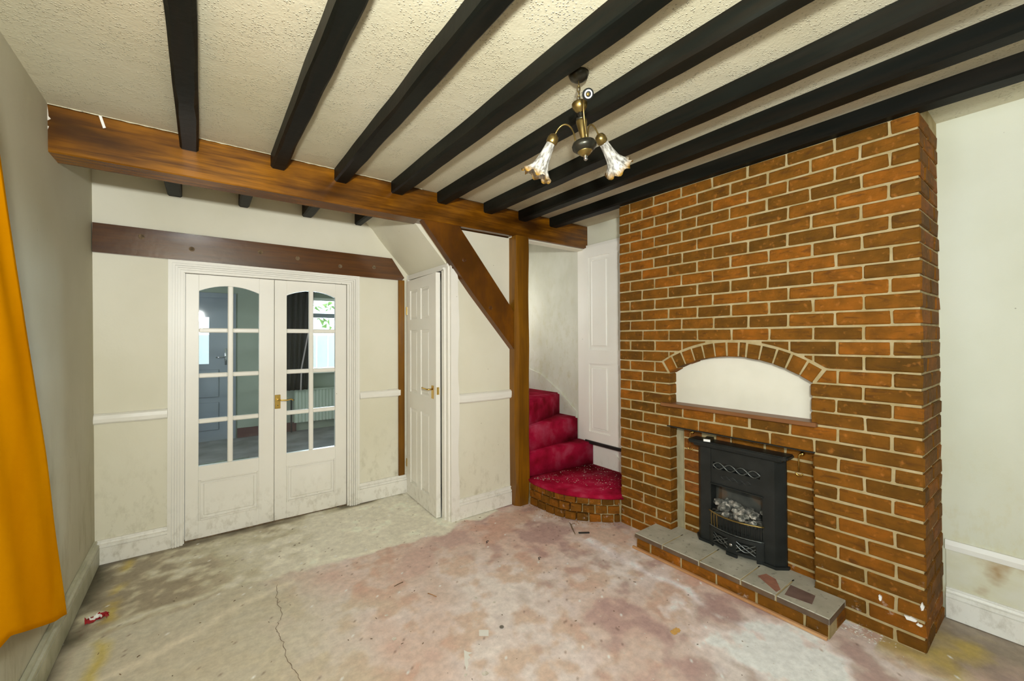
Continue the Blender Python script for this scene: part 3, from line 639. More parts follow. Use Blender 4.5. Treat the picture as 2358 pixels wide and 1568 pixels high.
# post with a waney chamfer
def post():
    bm = bmesh.new(); rings = []; n = 44
    for i in range(n + 1):
        z = 0.0 + (2.334) * i / n
        ch = 0.008
        if 0.25 < z < 2.05: ch = 0.012 + 0.034 * math.sin(math.pi * (z - 0.25) / 1.8) ** 0.6 * (0.75 + 0.35 * noise.noise(Vector((z * 3, 2, 2))))
        w = 0.004 * noise.noise(Vector((z * 2.5, 7, 1)))
        x0, x1, y0, y1 = 2.163 + w * 0.4, 2.306 + w, 2.835 - w, 2.955
        if z < 0.25: sh = 0.012 * (1 - z / 0.25); x0 += sh * 0.4; x1 -= sh; y0 += sh * 0.3; ch = 0.008 + 0.035 * (1 - z / 0.25)
        pts = [(x0, y1), (x0, y0 + ch), (x0 + ch * 0.75, y0), (x1 - 0.01, y0), (x1, y0 + 0.01), (x1, y1)]
        rings.append([bm.verts.new((x, y, z)) for x, y in pts])
    for a, b in zip(rings, rings[1:]):
        for q in range(6): bm.faces.new((a[q], a[(q + 1) % 6], b[(q + 1) % 6], b[q]))
    bm.faces.new(rings[0]); bm.faces.new(rings[-1]); bmesh.ops.recalc_face_normals(bm, faces=bm.faces)
    me = bpy.data.meshes.new('timber_post'); bm.to_mesh(me); bm.free()
    o = link('timber_post', me, POST); setp(o, 'upright glossy brown timber post with a waney edge at the foot of the stairs', 'post')
post()
# ceiling joists
JW = [(-0.10, -0.016), (0.328, 0.410), (0.692, 0.775), (1.073, 1.165), (1.434, 1.520), (1.852, 1.945), (2.214, 2.305), (2.578, 2.675)]
JL = ['black ceiling joist nearest the left wall', 'second black ceiling joist from the left wall', 'third black ceiling joist from the left wall',
      'fourth black ceiling joist from the left, left of the hanging lamp', 'fifth black ceiling joist from the left, just right of the ceiling rose',
      'sixth black ceiling joist from the left wall', 'second black ceiling joist from the chimney breast', 'black ceiling joist running along the top of the brick chimney breast']
def joist(x0, x1, y0, y1, zb, name, seed, m=BLK):
    bm = bmesh.new(); rings = []; n = max(3, int((y1 - y0) / 0.07)); c = 0.011
    for i in range(n + 1):
        y = y0 + (y1 - y0) * i / n
        a = 0.0045 * noise.noise(Vector((y * 3, seed, 0))); b = 0.0045 * noise.noise(Vector((y * 3, seed, 9))); d = 0.004 * noise.noise(Vector((y * 2.4, seed, 4)))
        cc = c * (1 + 0.7 * noise.noise(Vector((y * 5, seed, 2))))
        pts = [(x0 + a, CZ + 0.002), (x0 + a, zb + cc + d), (x0 + a + cc, zb + d), (x1 + b - cc, zb + d), (x1 + b, zb + cc + d), (x1 + b, CZ + 0.002)]
        rings.append([bm.verts.new((x, y, z)) for x, z in pts])
    for p, q in zip(rings, rings[1:]):
        for k in range(6): bm.faces.new((p[k], p[(k + 1) % 6], q[(k + 1) % 6], q[k]))
    bm.faces.new(rings[0]); bm.faces.new(rings[-1]); bmesh.ops.recalc_face_normals(bm, faces=bm.faces)
    me = bpy.data.meshes.new(name); bm.to_mesh(me); bm.free(); return link(name, me, m)
for i, (a, b) in enumerate(JW):
    setp(joist(a, b, -2.62, 2.87, 2.478, 'ceiling_joist', i * 3.1), JL[i], 'joist', 'black ceiling joists in front of the main beam')
YS = MB().prism([(1.0, 1.40), (1.02, 1.22), (1.05, 1.02), (1.07, 1.02), (1.06, 1.25)], 'z', 0, 0.001) if False else None
for i, (a, b) in enumerate([(-0.197, -0.117), (0.218, 0.288), (0.657, 0.735), (1.078, 1.14)]):
    setp(joist(a, b, 3.035, YB, 2.452, 'short_joist', 40 + i), ['short black joist end behind the beam, leftmost of four', 'short black joist end behind the beam, second from left',
         'short black joist end behind the beam, third from left', 'short black joist end behind the beam beside the sloping soffit'][i], 'joist', 'short joist ends behind the main beam')

# ------------------------------------------------------------ chimney breast
chim = empty('chimney_breast', (2.86, 1.258, 0), 'orange-brown brick chimney breast with arched niche and fire opening', 'chimney breast')
XF = 2.632; YN, YFAR = 0.404, 2.112
def kz(k): return 0.0 if k == 0 else 0.066 + 0.0754 * (k - 1)
OY0, OY1 = 0.831, 1.681; AC_Y, AC_Z, RI, RO = 1.256, 0.549, 0.776, 0.868
SPR = 1.197
core = MB()
cx = XF + 0.005
# piers and masses of mortar/brick core
core.box((cx, YN + 0.004, 0), (XR, OY0 - 0.006, 0.822)); core.box((cx, OY1 + 0.006, 0), (XR, YFAR - 0.006, 0.822))
core.box((cx, YN + 0.004, 0.822), (XR, YFAR - 0.006, 0.974))
core.box((cx, YN + 0.004, 0.974), (XR, 0.838 - 0.006, SPR)); core.box((cx, OY1 + 0.006, 0.974), (XR, YFAR - 0.006, SPR))
arcp = [(AC_Y + RI * math.sin(a), AC_Z + RI * math.cos(a) + 0.004) for a in [math.radians(-33.4 + 66.8 * i / 24) for i in range(25)]]
core.prism([(YN + 0.004, SPR), (arcp[0][0], SPR)] + arcp + [(arcp[-1][0], SPR), (YFAR - 0.006, SPR), (YFAR - 0.006, 2.476), (YN + 0.004, 2.476)], 'x', cx, XR)
core.box((2.69, YN + 0.004, 2.476), (XR, YFAR - 0.006, CZ))
core.build('mortar_core', MORT, chim)
# niche back panel and recess back
pn = MB().prism([(0.83, 0.97), (1.69, 0.97), (1.69, 1.19)] + [(AC_Y + (RI + 0.01) * math.sin(a), AC_Z + (RI + 0.01) * math.cos(a)) for a in [math.radians(33.6 - 67.2 * i / 20) for i in range(21)]] + [(0.83, 1.19)], 'x', 2.712, 2.74)
o = pn.build('niche_panel', mat('niche_plaster', [(0.66, 0.63, 0.52), (0.72, 0.69, 0.58)], (5, 5, 5), rough=0.6, bump=0.35, bscale=14, bdist=0.004), chim); o['label'] = 'cream plaster panel filling the arched niche'
MB().box((2.722, OY0 - 0.01, 0.09), (2.75, 1.09, 0.74)).box((2.722, 1.41, 0.09), (2.75, OY1 + 0.01, 0.74)).box((2.722, OY0 - 0.01, 0.74), (2.75, OY1 + 0.01, 0.83)).build('recess_back', MORT, chim)
boxo('recess_back', (2.714, 1.632, 0.1), (2.722, OY1 + 0.006, 0.822), mat('grey_cement', [(0.24, 0.21, 0.12), (0.36, 0.32, 0.20)], (15, 15, 8), rough=0.9, bump=0.4, bscale=60), chim)['label'] = 'grey cement strip at the left of the recess'

_cache = {}
def brick_mesh(dx, dy, dz, var):
    key = (round(dx, 3), round(dy, 3), round(dz, 3), var)
    if key not in _cache:
        m = MB().box((-dx / 2, -dy / 2, -dz / 2), (dx / 2, dy / 2, dz / 2), 0.0045)
        rr = random.Random(hash(key) & 0xffff if False else int(key[0] * 1000 + key[1] * 7000 + key[2] * 91 + var * 13))
        for v in m.bm.verts:
            v.co += Vector((rr.uniform(-1, 1) * 0.0018, rr.uniform(-1, 1) * 0.0022, rr.uniform(-1, 1) * 0.0018))
        me = m.mesh('brick'); me.materials.append(BRICK); _cache[key] = me
    return _cache[key]
face_list = []   # (kind, data)
BR = []          # brick records: (centre, size, importance)
def add_brick(x0, x1, y0, y1, z0, z1, imp=1.0):
    BR.append((((x0 + x1) / 2, (y0 + y1) / 2, (z0 + z1) / 2), (x1 - x0, y1 - y0, z1 - z0), imp))
J = 0.0105; P_ = 0.2154
POLY = []        # polygonal bricks around the arch: (outline, importance)
DEP = 0.09
for k in range(33):
    z0 = kz(k) + J / 2; z1 = kz(k + 1) - J / 2
    if k == 0: z0 = 0.004
    if k == 32: z1 = 2.474
    A = (k % 2 == 0)
    js = [YN]; y = YN + (0.104 if A else 0.209)
    while y < YFAR - 0.03: js.append(y + rnd.uniform(-0.004, 0.004)); y += P_
    js.append(YFAR)
    for i in range(len(js) - 1):
        a = js[i] + (J / 2 if i else -0.003); b = js[i + 1] - (J / 2 if i < len(js) - 2 else 0)
        x0 = XF + rnd.uniform(-0.003, 0.003)
        imp = 1
        segs = [(a, b)]
        zm = (z0 + z1) / 2
        hole = None
        if zm < 0.82: hole = (OY0, OY1)
        elif 0.975 < zm < SPR: hole = (0.838, OY1)
        if hole:
            ns = []
            for (s, e) in segs:
                if e <= hole[0] + 0.03 or s >= hole[1] - 0.03:
                    if e > hole[0] - 0.04 and s < hole[0]: e = hole[0]
                    if s < hole[1] + 0.04 and e > hole[1]: s = hole[1]
                    ns.append((s, e)); continue
                if s < hole[0]: ns.append((s, hole[0]))
                if e > hole[1]: ns.append((hole[1], e))
            segs = [(s, e) for s, e in ns if e - s > 0.03]
        for (s, e) in segs:
            if SPR - 0.01 < zm < 1.44 and e > AC_Y - 0.52 and s < AC_Y + 0.52:
                # cut against the ring of the arch
                ro = RO + 0.010
                if zm < 1.272:
                    fl_ = lambda z: (z - AC_Z) * 0.664 + 0.012
                    if s > AC_Y:
                        if e < AC_Y + fl_(z0): continue
                        POLY.append(([(max(s, AC_Y + fl_(z0)), z0), (e, z0), (e, z1), (max(s, AC_Y + fl_(z1)), z1)], x0))
                    else:
                        if s > AC_Y - fl_(z0): 
                            continue
                        POLY.append(([(s, z0), (min(e, AC_Y - fl_(z0)), z0), (min(e, AC_Y - fl_(z1)), z1), (s, z1)], x0))
                else:
                    def low(y):
                        d = abs(y - AC_Y)
                        return max(z0, AC_Z + math.sqrt(max(0, ro * ro - d * d))) if d < 0.49 else z0
                    ys = [s + (e - s) * q / 12 for q in range(13)]; run = []
                    for yy in ys + [None]:
                        if yy is not None and z1 - low(yy) > 0.007: run.append(yy)
                        else:
                            if len(run) > 2: POLY.append(([(yy2, low(yy2)) for yy2 in run] + [(run[-1], z1), (run[0], z1)], x0))
                            run = []
                continue
            if i == 0 and A: add_brick(x0, XF + 0.2, s, e, z0, z1)
            elif i == 0: add_brick(x0, XF + 0.098, s, e, z0, z1)
            else: add_brick(x0, XF + DEP + (0.0 if hole else 0), s, e, z0, z1)
    # right-hand return of the breast
    xs = [2.847, 3.055] if A else [2.74, 2.952, 3.06]
    for a, b in zip(xs, xs[1:] + [XR - 0.002]):
        if b - a > 0.04: add_brick(a + J / 2 - 0.004, b - J / 2, YN - 0.003 + rnd.uniform(-0.002, 0.002), YN + 0.09, z0, z1, 0.25)
# recess back bricks either side of the fire
for k in range(1, 11):
    z0 = kz(k) + J / 2; z1 = kz(k + 1) - J / 2
    for (a, b) in ((1.50, 1.628), (OY0 + 0.002, 0.992)): add_brick(2.715 + rnd.uniform(0, 0.003), 2.76, a, b, z0, z1, 0.3)
    if z1 > 0.74:
        add_brick(2.716, 2.76, 1.002, 1.10, z0, z1, 0.3); add_brick(2.716, 2.76, 1.11, 1.30, z0, z1, 0.3); add_brick(2.716, 2.76, 1.31, 1.40 if k % 2 == 0 else 1.49, z0, z1, 0.3)
# voussoirs
ang = [33.4]; b_px = [0, .062, .125, .185, .25, .315, .388, .43, .515, .60, .70, .80, .90, 1.0]
wd = [1.0, 1.0, 1.06, 1.0, 1.05, 1.05, 1.0, 0.62, 1.1, 1.1, 1.0, 1.12, 1.05, 1.15]; wd = wd[:13]; tot = sum(wd); acc = 0; AE = []
for q in wd:
    a0 = math.radians(33.4 - 66.8 * acc / tot); acc += q; a1 = math.radians(33.4 - 66.8 * acc / tot); AE.append((a0, a1))
for (a0, a1) in AE:
    g0 = 0.006; s0 = a0 - g0; s1 = a1 + g0
    ri = RI + rnd.uniform(-0.002, 0.003); ro = RO - 0.004 + rnd.uniform(-0.004, 0.003)
    gi = 0.0015
    POLY.append(([(AC_Y + ri * math.sin(s0 + 0.0), AC_Z + ri * math.cos(s0)), (AC_Y + ro * math.sin(s0 - gi), AC_Z + ro * math.cos(s0 - gi)), (AC_Y + ro * math.sin(s1 + gi), AC_Z + ro * math.cos(s1 + gi)), (AC_Y + ri * math.sin(s1), AC_Z + ri * math.cos(s1))], XF + rnd.uniform(-0.003, 0.002)))
npoly = len(POLY)
for pts, x0 in POLY:
    c = (sum(p[0] for p in pts) / len(pts), sum(p[1] for p in pts) / len(pts))
    m = MB().prism([(p[0] - c[0], p[1] - c[1]) for p in pts], 'x', 0, 0.088)
    ed = [e for e in m.bm.edges if all(v.co.x < 0.001 for v in e.verts)]
    try: bmesh.ops.bevel(m.bm, geom=ed, offset=0.0035, segments=1, affect='EDGES')
    except Exception: pass
    me = m.mesh('brick'); me.materials.append(BRICK)
    link('brick', me, None, chim, loc=(x0 - chim.location.x, c[0] - chim.location.y, c[1]))
order = sorted(range(len(BR)), key=lambda i: -BR[i][2] * BR[i][1][1] * (3.2 - BR[i][0][1]))
single = set(order[:298 - npoly])
rest = MB()
for i, (c, s, imp) in enumerate(BR):
    if i in single:
        me = brick_mesh(round(s[0], 2) if s[0] < .12 else s[0], round(s[1] / 0.003) * 0.003, s[2], rnd.randrange(3))
        o = link('brick', me, None, chim, loc=(c[0] - chim.location.x, c[1] - chim.location.y, c[2]))
    else:
        rest.box([c[q] - s[q] / 2 for q in range(3)], [c[q] + s[q] / 2 for q in range(3)], 0.004)
if len(rest.bm.verts):
    rest.jitter(0.002, 3, 25)
    ro_ = rest.build('return_bricks', mat('side_brick', [(0.12, 0.042, 0.006), (0.19, 0.064, 0.008), (0.26, 0.085, 0.015)], (9, 9, 13), rough=0.8, spec=0.2, bump=0.45, bscale=70, extra=efflo, ramp=(0.3, 0.7)), chim); ro_['kind'] = 'stuff'
for (y_, z_, a_, b_) in ((0.452, 0.142, 0.030, 0.012), (0.413, 0.215, 0.008, 0.022), (0.424, 0.128, 0.012, 0.008), (0.560, 0.185, 0.008, 0.020)):
    pb = MB(); pb.prism([(a_ * math.cos(q * 0.524) * rnd.uniform(0.5, 1), b_ * math.sin(q * 0.524) * rnd.uniform(0.5, 1)) for q in range(12)], 'x', XF - 0.010, XF); pb.xf(Matrix.Translation((0, y_, z_))); pb.build('plaster_dab', PAPR, chim)
# lintel iron, mortar lip
boxo('lintel_bar', (2.622, 0.822, 0.822), (2.72, 1.700, 0.828), IRON, chim)
# sill board of the niche
sl = MB(); sl.prism([(2.598, 0.806), (2.598, 1.735), (2.630, 1.735), (2.630, 1.681), (2.715, 1.681), (2.715, 0.838), (2.630, 0.838), (2.630, 0.806)], 'z', 0.964, 0.988)
bmesh.ops.bevel(sl.bm, geom=sl.bm.edges[:], offset=0.003, segments=1, affect='EDGES')
setp(sl.build('niche_sill', SILL), 'thin brown wooden sill board below the cream arched niche', 'shelf')

# ------------------------------------------------------------ hearth
hea = empty('hearth', (2.51, 1.25, 0), 'low brick hearth topped with grey tiles in front of the gas fire', 'hearth')
HX0, HX1 = 2.395, 2.632
MB().box((HX0 + 0.006, 0.700, 0), (2.628, 1.793, 0.072)).box((2.628, OY0 + 0.002, 0), (2.72, OY1 - 0.002, 0.1)).build('mortar_core', MORT, hea)
hj = [0.697, 0.803, 1.024, 1.244, 1.465, 1.685, 1.797]
for a, b in zip(hj, hj[1:]):
    c = (HX0 + 0.05, (a + b) / 2, 0.037); me = brick_mesh(0.10, round((b - a - 0.012) / 0.003) * 0.003, 0.064, rnd.randrange(3))
    link('brick', me, None, hea, loc=(c[0] - 2.51, c[1] - 1.25, c[2]))
link('brick', brick_mesh(0.12, 0.09, 0.064, 1), None, hea, loc=(2.51 + 0.055 - 2.51, 0.742 - 1.25, 0.037))
tj = [0.692, 0.925, 1.10, 1.341, 1.587, 1.802]
for i, (a, b) in enumerate(zip(tj, tj[1:])):
    MB().box((HX0 - 0.008, a + 0.003, 0.074), (2.628, b - 0.003, 0.106), 0.003).jitter(0.0015, i, 9).build('tile', SLATE, hea)
MB().box((2.60, OY0 + 0.004, 0.09), (2.72, OY1 - 0.004, 0.1045), 0.001).build('rear_screed', SLATE, hea)
t_ = MB().prism([(2.42, 0.935), (2.50, 1.06), (2.56, 1.04), (2.545, 0.985), (2.46, 0.93)], 'z', 0.1055, 0.1075).build('worn_patch', TILER, hea); t_['label'] = 'orange-red worn patch on a tile'
t_ = MB().prism([(2.43, 0.90), (2.55, 0.915), (2.545, 0.80), (2.45, 0.785)], 'z', 0.1055, 0.1072).build('worn_patch', mat('brown_tile', [(0.13, 0.08, 0.065), (0.19, 0.12, 0.10)], (20, 20, 20), rough=0.6), hea); t_['label'] = 'dark brown diamond of exposed tile'
TE = mat('brown_tile_edge', [(0.075, 0.045, 0.03), (0.14, 0.09, 0.05)], (12, 12, 12), rough=0.5)
for a, b in zip(tj, tj[1:]): boxo('tile_edge', (HX0 - 0.0105, a + 0.005, 0.077), (HX0 - 0.006, b - 0.005, 0.102), TE, hea)
boxo('tile_edge', (HX0 - 0.006, tj[0] + 0.0005, 0.077), (2.60, tj[0] + 0.004, 0.102), TE, hea)
for y in tj[1:-1]: boxo('tile_joint', (HX0 - 0.004, y - 0.003, 0.074), (2.625, y + 0.003, 0.1045), MORT, hea)
bt = MB().box((2.372, 0.702, 0.002), (2.390, 1.812, 0.017), 0.002).jitter(0.002, 5, 4)
setp(bt.build('floor_batten', BATT), 'raw orange wooden batten along the front foot of the hearth', 'batten')

# ------------------------------------------------------------ gas fire
fire = empty('gas_fire', (2.69, 1.25, 0.106), 'black cast-iron gas fire with coals and brass grate in the brick recess', 'fireplace')
HB = 0.1075
def fp(name, mb, m, par=fire, sm=False): return mb.build(name, m, par, sm)
body = MB()
FX = 2.655; fy0, fy1 = 1.03, 1.475
# pilasters with chamfered outer side
for sgn, yi, yo, yb in ((1, 1.405, fy1, 1.515), (-1, 1.095, fy0, 0.988)):
    body.prism([(FX, yi), (FX, yo), (FX + 0.05, yb), (2.722, yb), (2.722, yi)], 'z', HB + 0.012, 0.735)
body.box((FX + 0.004, 1.095, 0.640), (2.70, 1.405, 0.735)); body.box((FX + 0.004, 1.095, 0.498), (2.70, 1.405, 0.598))
body.box((FX + 0.004, 1.095, 0.598), (2.70, 1.108, 0.640)); body.box((FX + 0.004, 1.392, 0.598), (2.70, 1.405, 0.640))
body.build('surround', IRON, fire)
for (a, b) in ((1.02, 1.10), (1.40, 1.487)):
    pass
mt = MB(); mt.prism([(2.605, 1.525), (2.605, 0.965), (2.618, 0.950), (2.722, 0.950), (2.722, 1.540), (2.618, 1.540)], 'z', 0.748, 0.772)
bmesh.ops.bevel(mt.bm, geom=mt.bm.edges[:], offset=0.006, segments=2, affect='EDGES'); mt.build('mantel_shelf', IRON, fire)
MB().box((2.632, 0.985, 0.728), (2.722, 1.513, 0.750), 0.006).build('mantel_moulding', IRON, fire)
ft = MB()
for (pts) in ([(FX - 0.012, 1.39), (FX - 0.012, 1.482), (FX + 0.045, 1.527), (2.722, 1.527), (2.722, 1.39)], [(FX - 0.012, 1.11), (FX - 0.012, 1.022), (FX + 0.045, 0.975), (2.722, 0.975), (2.722, 1.11)]):
    ft.prism(pts, 'z', 0.1062, 0.122)
ft.build('plinth', IRON, fire)
boxo('firebox', (2.80, 1.08, 0.11), (2.81, 1.42, 0.735), SOOT, fire)
MB().box((2.70, 1.08, 0.50), (2.80, 1.42, 0.51)).build('firebox_top', SOOT, fire)
ivs = MB(); ivs.box((FX + 0.045, 1.088, 0.11), (2.80, 1.094, 0.5)); ivs.box((FX + 0.045, 1.406, 0.11), (2.80, 1.412, 0.5)); ivs.box((FX + 0.02, 1.10, 0.11), (2.80, 1.40, 0.245)); ivs.build('firebox_side', SOOT, fire)
boxo('vent_shade_sheet', (FX + 0.04, 1.10, 0.59), (FX + 0.045, 1.40, 0.65), PBLK, fire)  # black sheet stands in for the shade inside the vent
# lattice in the top vent, scroll relief, hood lip
la = MB()
for ph in (0, math.pi):
    la.tube([(FX + 0.004, 1.108 + 0.284 * i / 40, 0.619 + 0.020 * math.sin(3.0 * math.pi * i / 40 * 1.333 + ph)) for i in range(41)], 0.0032, 5)
fp('vent_lattice', la, HLIRN)
scr = MB(); scr.tube([(FX + 0.003, 1.16 + 0.18 * i / 40, 0.555 + 0.012 * math.sin(4 * math.pi * i / 40)) for i in range(41)], 0.0022, 5)
scr.tube([(FX + 0.003, 1.16 + 0.18 * i / 40, 0.555 - 0.012 * math.sin(4 * math.pi * i / 40)) for i in range(41)], 0.0018, 5); fp('scroll_relief', scr, IRON)
MB().box((FX - 0.006, 1.09, 0.494), (FX + 0.02, 1.41, 0.503), 0.002).build('hood_lip', IRON, fire)
# bow-fronted grate
def bow(t, out=0.052, y0=1.085, y1=1.415): return (FX - 0.004 - out * math.sin(math.pi * t) ** 0.8, y0 + (y1 - y0) * t)
rl = MB(); rl.tube([(*bow(i / 24), 0.325) for i in range(25)], 0.0055, 8); o = fp('grate_rail', rl, ABRS, sm=True); o['label'] = 'brass bowed top rail of the grate'
rl = MB(); rl.tube([(*bow(i / 24, 0.045), 0.235) for i in range(25)], 0.004, 6); fp('grate_foot_rail', rl, HLIRN, sm=True)
for i in range(1, 15):
    t = i / 15; a = bow(t); b = bow(t, 0.04)
    bb = MB(); bb.tube([(a[0], a[1], 0.323), (a[0] * 0.5 + b[0] * 0.5 - 0.002, a[1] * .5 + b[1] * .5, 0.28), (b[0], b[1], 0.233)], 0.0032, 5); o = fp('grate_bar', bb, ABRS if i > 11 else IRON)
# ash-pan cover: curved plate with two pierced panels
pl = MB()
def ring_plate(mb, t0, t1, z0, z1, th=0.006, out=0.05):
    n = 8; P = [bow(t0 + (t1 - t0) * i / n, out) for i in range(n + 1)]
    mb.prism([(x, y) for x, y in P] + [(x + th, y) for x, y in reversed(P)], 'z', z0, z1)
for t0, t1 in ((0.0, 0.11), (0.42, 0.58), (0.89, 1.0)): ring_plate(pl, t0, t1, 0.125, 0.222)
ring_plate(pl, 0, 1, 0.218, 0.230, 0.010, 0.054); ring_plate(pl, 0.1, 0.43, 0.125, 0.142); ring_plate(pl, 0.57, 0.9, 0.125, 0.142); ring_plate(pl, 0, 1, 0.207, 0.218)
for t0, t1 in ((0.0, 0.10), (0.40, 0.60), (0.90, 1.0)): ring_plate(pl, t0, t1, 0.1065, 0.126, 0.012, 0.058)
pl.build('ash_pan_cover', IRON, fire)
for t0 in (0.12, 0.58):
    lt_ = MB()
    for s in (1, -1):
        lt_.tube([(bow(t0 + 0.30 * i / 12)[0] + 0.001, bow(t0 + 0.30 * i / 12)[1], 0.175 + s * 0.030 * (math.sin(math.pi * i / 12) - 0.35)) for i in range(13)], 0.003, 5)
        lt_.tube([(bow(t0 + 0.30 * i / 4)[0] + 0.001, bow(t0 + 0.30 * i / 4)[1], 0.175 + s * 0.030 * (i / 2 - 1)) for i in range(5)], 0.003, 5)
    fp('pierced_lattice', lt_, HLIRN)
boxo('ash_shade_sheet', (FX + 0.012, 1.09, 0.11), (FX + 0.016, 1.41, 0.235), PBLK, fire)  # black sheet for the shade behind the pierced cover
kb = MB(); kx, ky = bow(0.5, 0.05); kb.tube([(kx, ky, 0.178), (kx - 0.012, ky, 0.178), (kx - 0.016, ky, 0.178)], 0.009, 12, radii=[0.006, 0.011, 0.007]); o = fp('control_knob', kb, CHRM, sm=True); o['label'] = 'small chrome control knob'
# coals
cr = random.Random(3)
boxo('coal_bed', (FX + 0.012, 1.10, 0.246), (2.795, 1.40, 0.310), COALM, fire); boxo('grate_shade_sheet', (FX + 0.004, 1.10, 0.24), (FX + 0.010, 1.40, 0.312), PBLK, fire)  # the thin black sheet paints the darkness behind the grate bars
for i in range(30):
    s = cr.uniform(0.018, 0.036); y = cr.uniform(1.12, 1.385); x = cr.uniform(FX - 0.022, 2.76); z = 0.322 + 0.040 * min(1, (x - FX + 0.03) / 0.08) + cr.uniform(-0.008, 0.02)
    m = bmesh.new(); bmesh.ops.create_icosphere(m, subdivisions=1, radius=s)
    for v in m.verts: v.co = Vector((v.co.x * cr.uniform(.7, 1.1), v.co.y * cr.uniform(.8, 1.2), v.co.z * cr.uniform(.6, 1))) + Vector((x, y, z))
    me = bpy.data.meshes.new('coal'); m.to_mesh(me); m.free(); link('coal', me, COALM, fire)
gl = boxo('glass_guard', (FX - 0.012, 1.12, 0.30), (FX - 0.010, 1.39, 0.345), GLS, fire); gl['label'] = 'low clear guard in front of the coals'

# match box on the mantel shelf
mbx = empty('matchbox', (2.655, 1.415, 0.7725), 'small black and white matchbox lying on top of the black gas fire', 'matchbox', rot=(0, 0, 0.25))
link('sleeve', MB().box((-0.05, -0.022, 0.0005), (0.04, 0.022, 0.018), 0.001).mesh('sleeve'), BLKP, mbx, loc=(0, 0, 0))
o = link('tray_end', MB().box((-0.054, -0.020, 0.002), (-0.050, 0.020, 0.0165)).mesh('tray_end'), PAPR, mbx, loc=(0, 0, 0)); o['label'] = 'white end of the tray'
# brass hooks on the recess wall
def hook(loc, lab):
    r = empty('brass_hook', loc, lab, 'hook', 'brass hooks either side of the fire')
    a = MB(); a.tube([(0, 0, 0), (-0.012, 0, 0), (-0.020, -0.004, 0.002)], 0.012, 10, radii=[0.011, 0.013, 0.006]); link('rosette', a.mesh('rosette'), BRAS, r, True, loc=(0, 0, 0))
    a = MB(); a.tube([(-0.018, 0.0, 0.0), (-0.022, 0.012, -0.006), (-0.022, 0.014, -0.03), (-0.022, 0.013, -0.10)], 0.0035, 6); link('rod', a.mesh('rod'), BRAS, r, True, loc=(0, 0, 0))
    a = MB(); a.tube([(-0.022 - 0.0 * i, 0.013 + 0.016 * (math.cos(q) - 0) - 0.0, -0.108 - 0.014 * math.sin(q)) for i, q in [(i, math.pi * (i / 10)) for i in range(11)]], 0.0035, 6); link('crook', a.mesh('crook'), BRAS, r, True, loc=(0, 0, 0))
    return r
hook((2.716, 0.905, 0.787), 'brass hook hanging on bricks to the right of the gas fire')
hook((2.716, 1.555, 0.795), 'dull brass hook hanging on bricks to the left of the gas fire')

# ------------------------------------------------------------ stairs
stair = empty('staircase', (2.7, 2.9, 0), 'red carpeted winder stairs rising behind the post on a curved brick base', 'staircase')
NC = [(2.300, 2.84), (2.285, 2.76), (2.285, 2.66), (2.292, 2.575), (2.318, 2.455), (2.352, 2.38), (2.400, 2.305), (2.470, 2.215), (2.545, 2.145), (2.632, 2.085)]
def step(pts, z0, z1, name='carpet_step'):
    m = MB().prism(pts, 'z', z0, z1)
    ed = [e for e in m.bm.edges if all(v.co.z > z1 - 1e-4 for v in e.verts)]
    bmesh.ops.bevel(m.bm, geom=ed, offset=0.016, segments=3, affect='EDGES')
    return m.build(name, CARP, stair, True)
step(NC + [(2.640, 2.118), (XR - 0.012, 2.118), (XR - 0.012, 2.86), (2.30, 2.90)], 0.188, 0.218)
ex = 0.0
step([(2.307, 2.885), (2.50, 2.863), (2.75, 2.848), (XR - 0.024, 2.795), (XR - 0.024, 3.02), (2.307, 2.935)], 0.216, 0.432)
step([(2.307, 2.905), (2.55, 2.925), (2.80, 2.955), (XR - 0.037, 2.99), (XR - 0.037, 3.34), (2.307, 2.96)], 0.43, 0.652)
step([(2.307, 2.93), (2.55, 3.02), (2.80, 3.125), (XR - 0.037, 3.255), (XR - 0.037, 3.95), (2.307, 2.985)], 0.65, 0.868)
step([(2.262, 2.957), (2.34, 2.985), (2.60, 3.37), (2.85, 3.75), (2.98, 4.29), (2.262, 4.29)], 0.60, 1.086)
step([(2.262, 3.2), (2.42, 3.30), (2.50, 3.9), (2.5, 4.28), (2.262, 4.28)], 1.08, 1.30)
# solid core below the first tread
bc = [(x + 0.030, y + 0.022) for x, y in NC[1:-1]]
cb = MB().prism([(2.312, 2.86)] + bc + [(2.66, 2.12), (XR - 0.015, 2.12), (XR - 0.015, 2.86)], 'z', 0, 0.190); cb.build('mortar_core', MORT, stair)
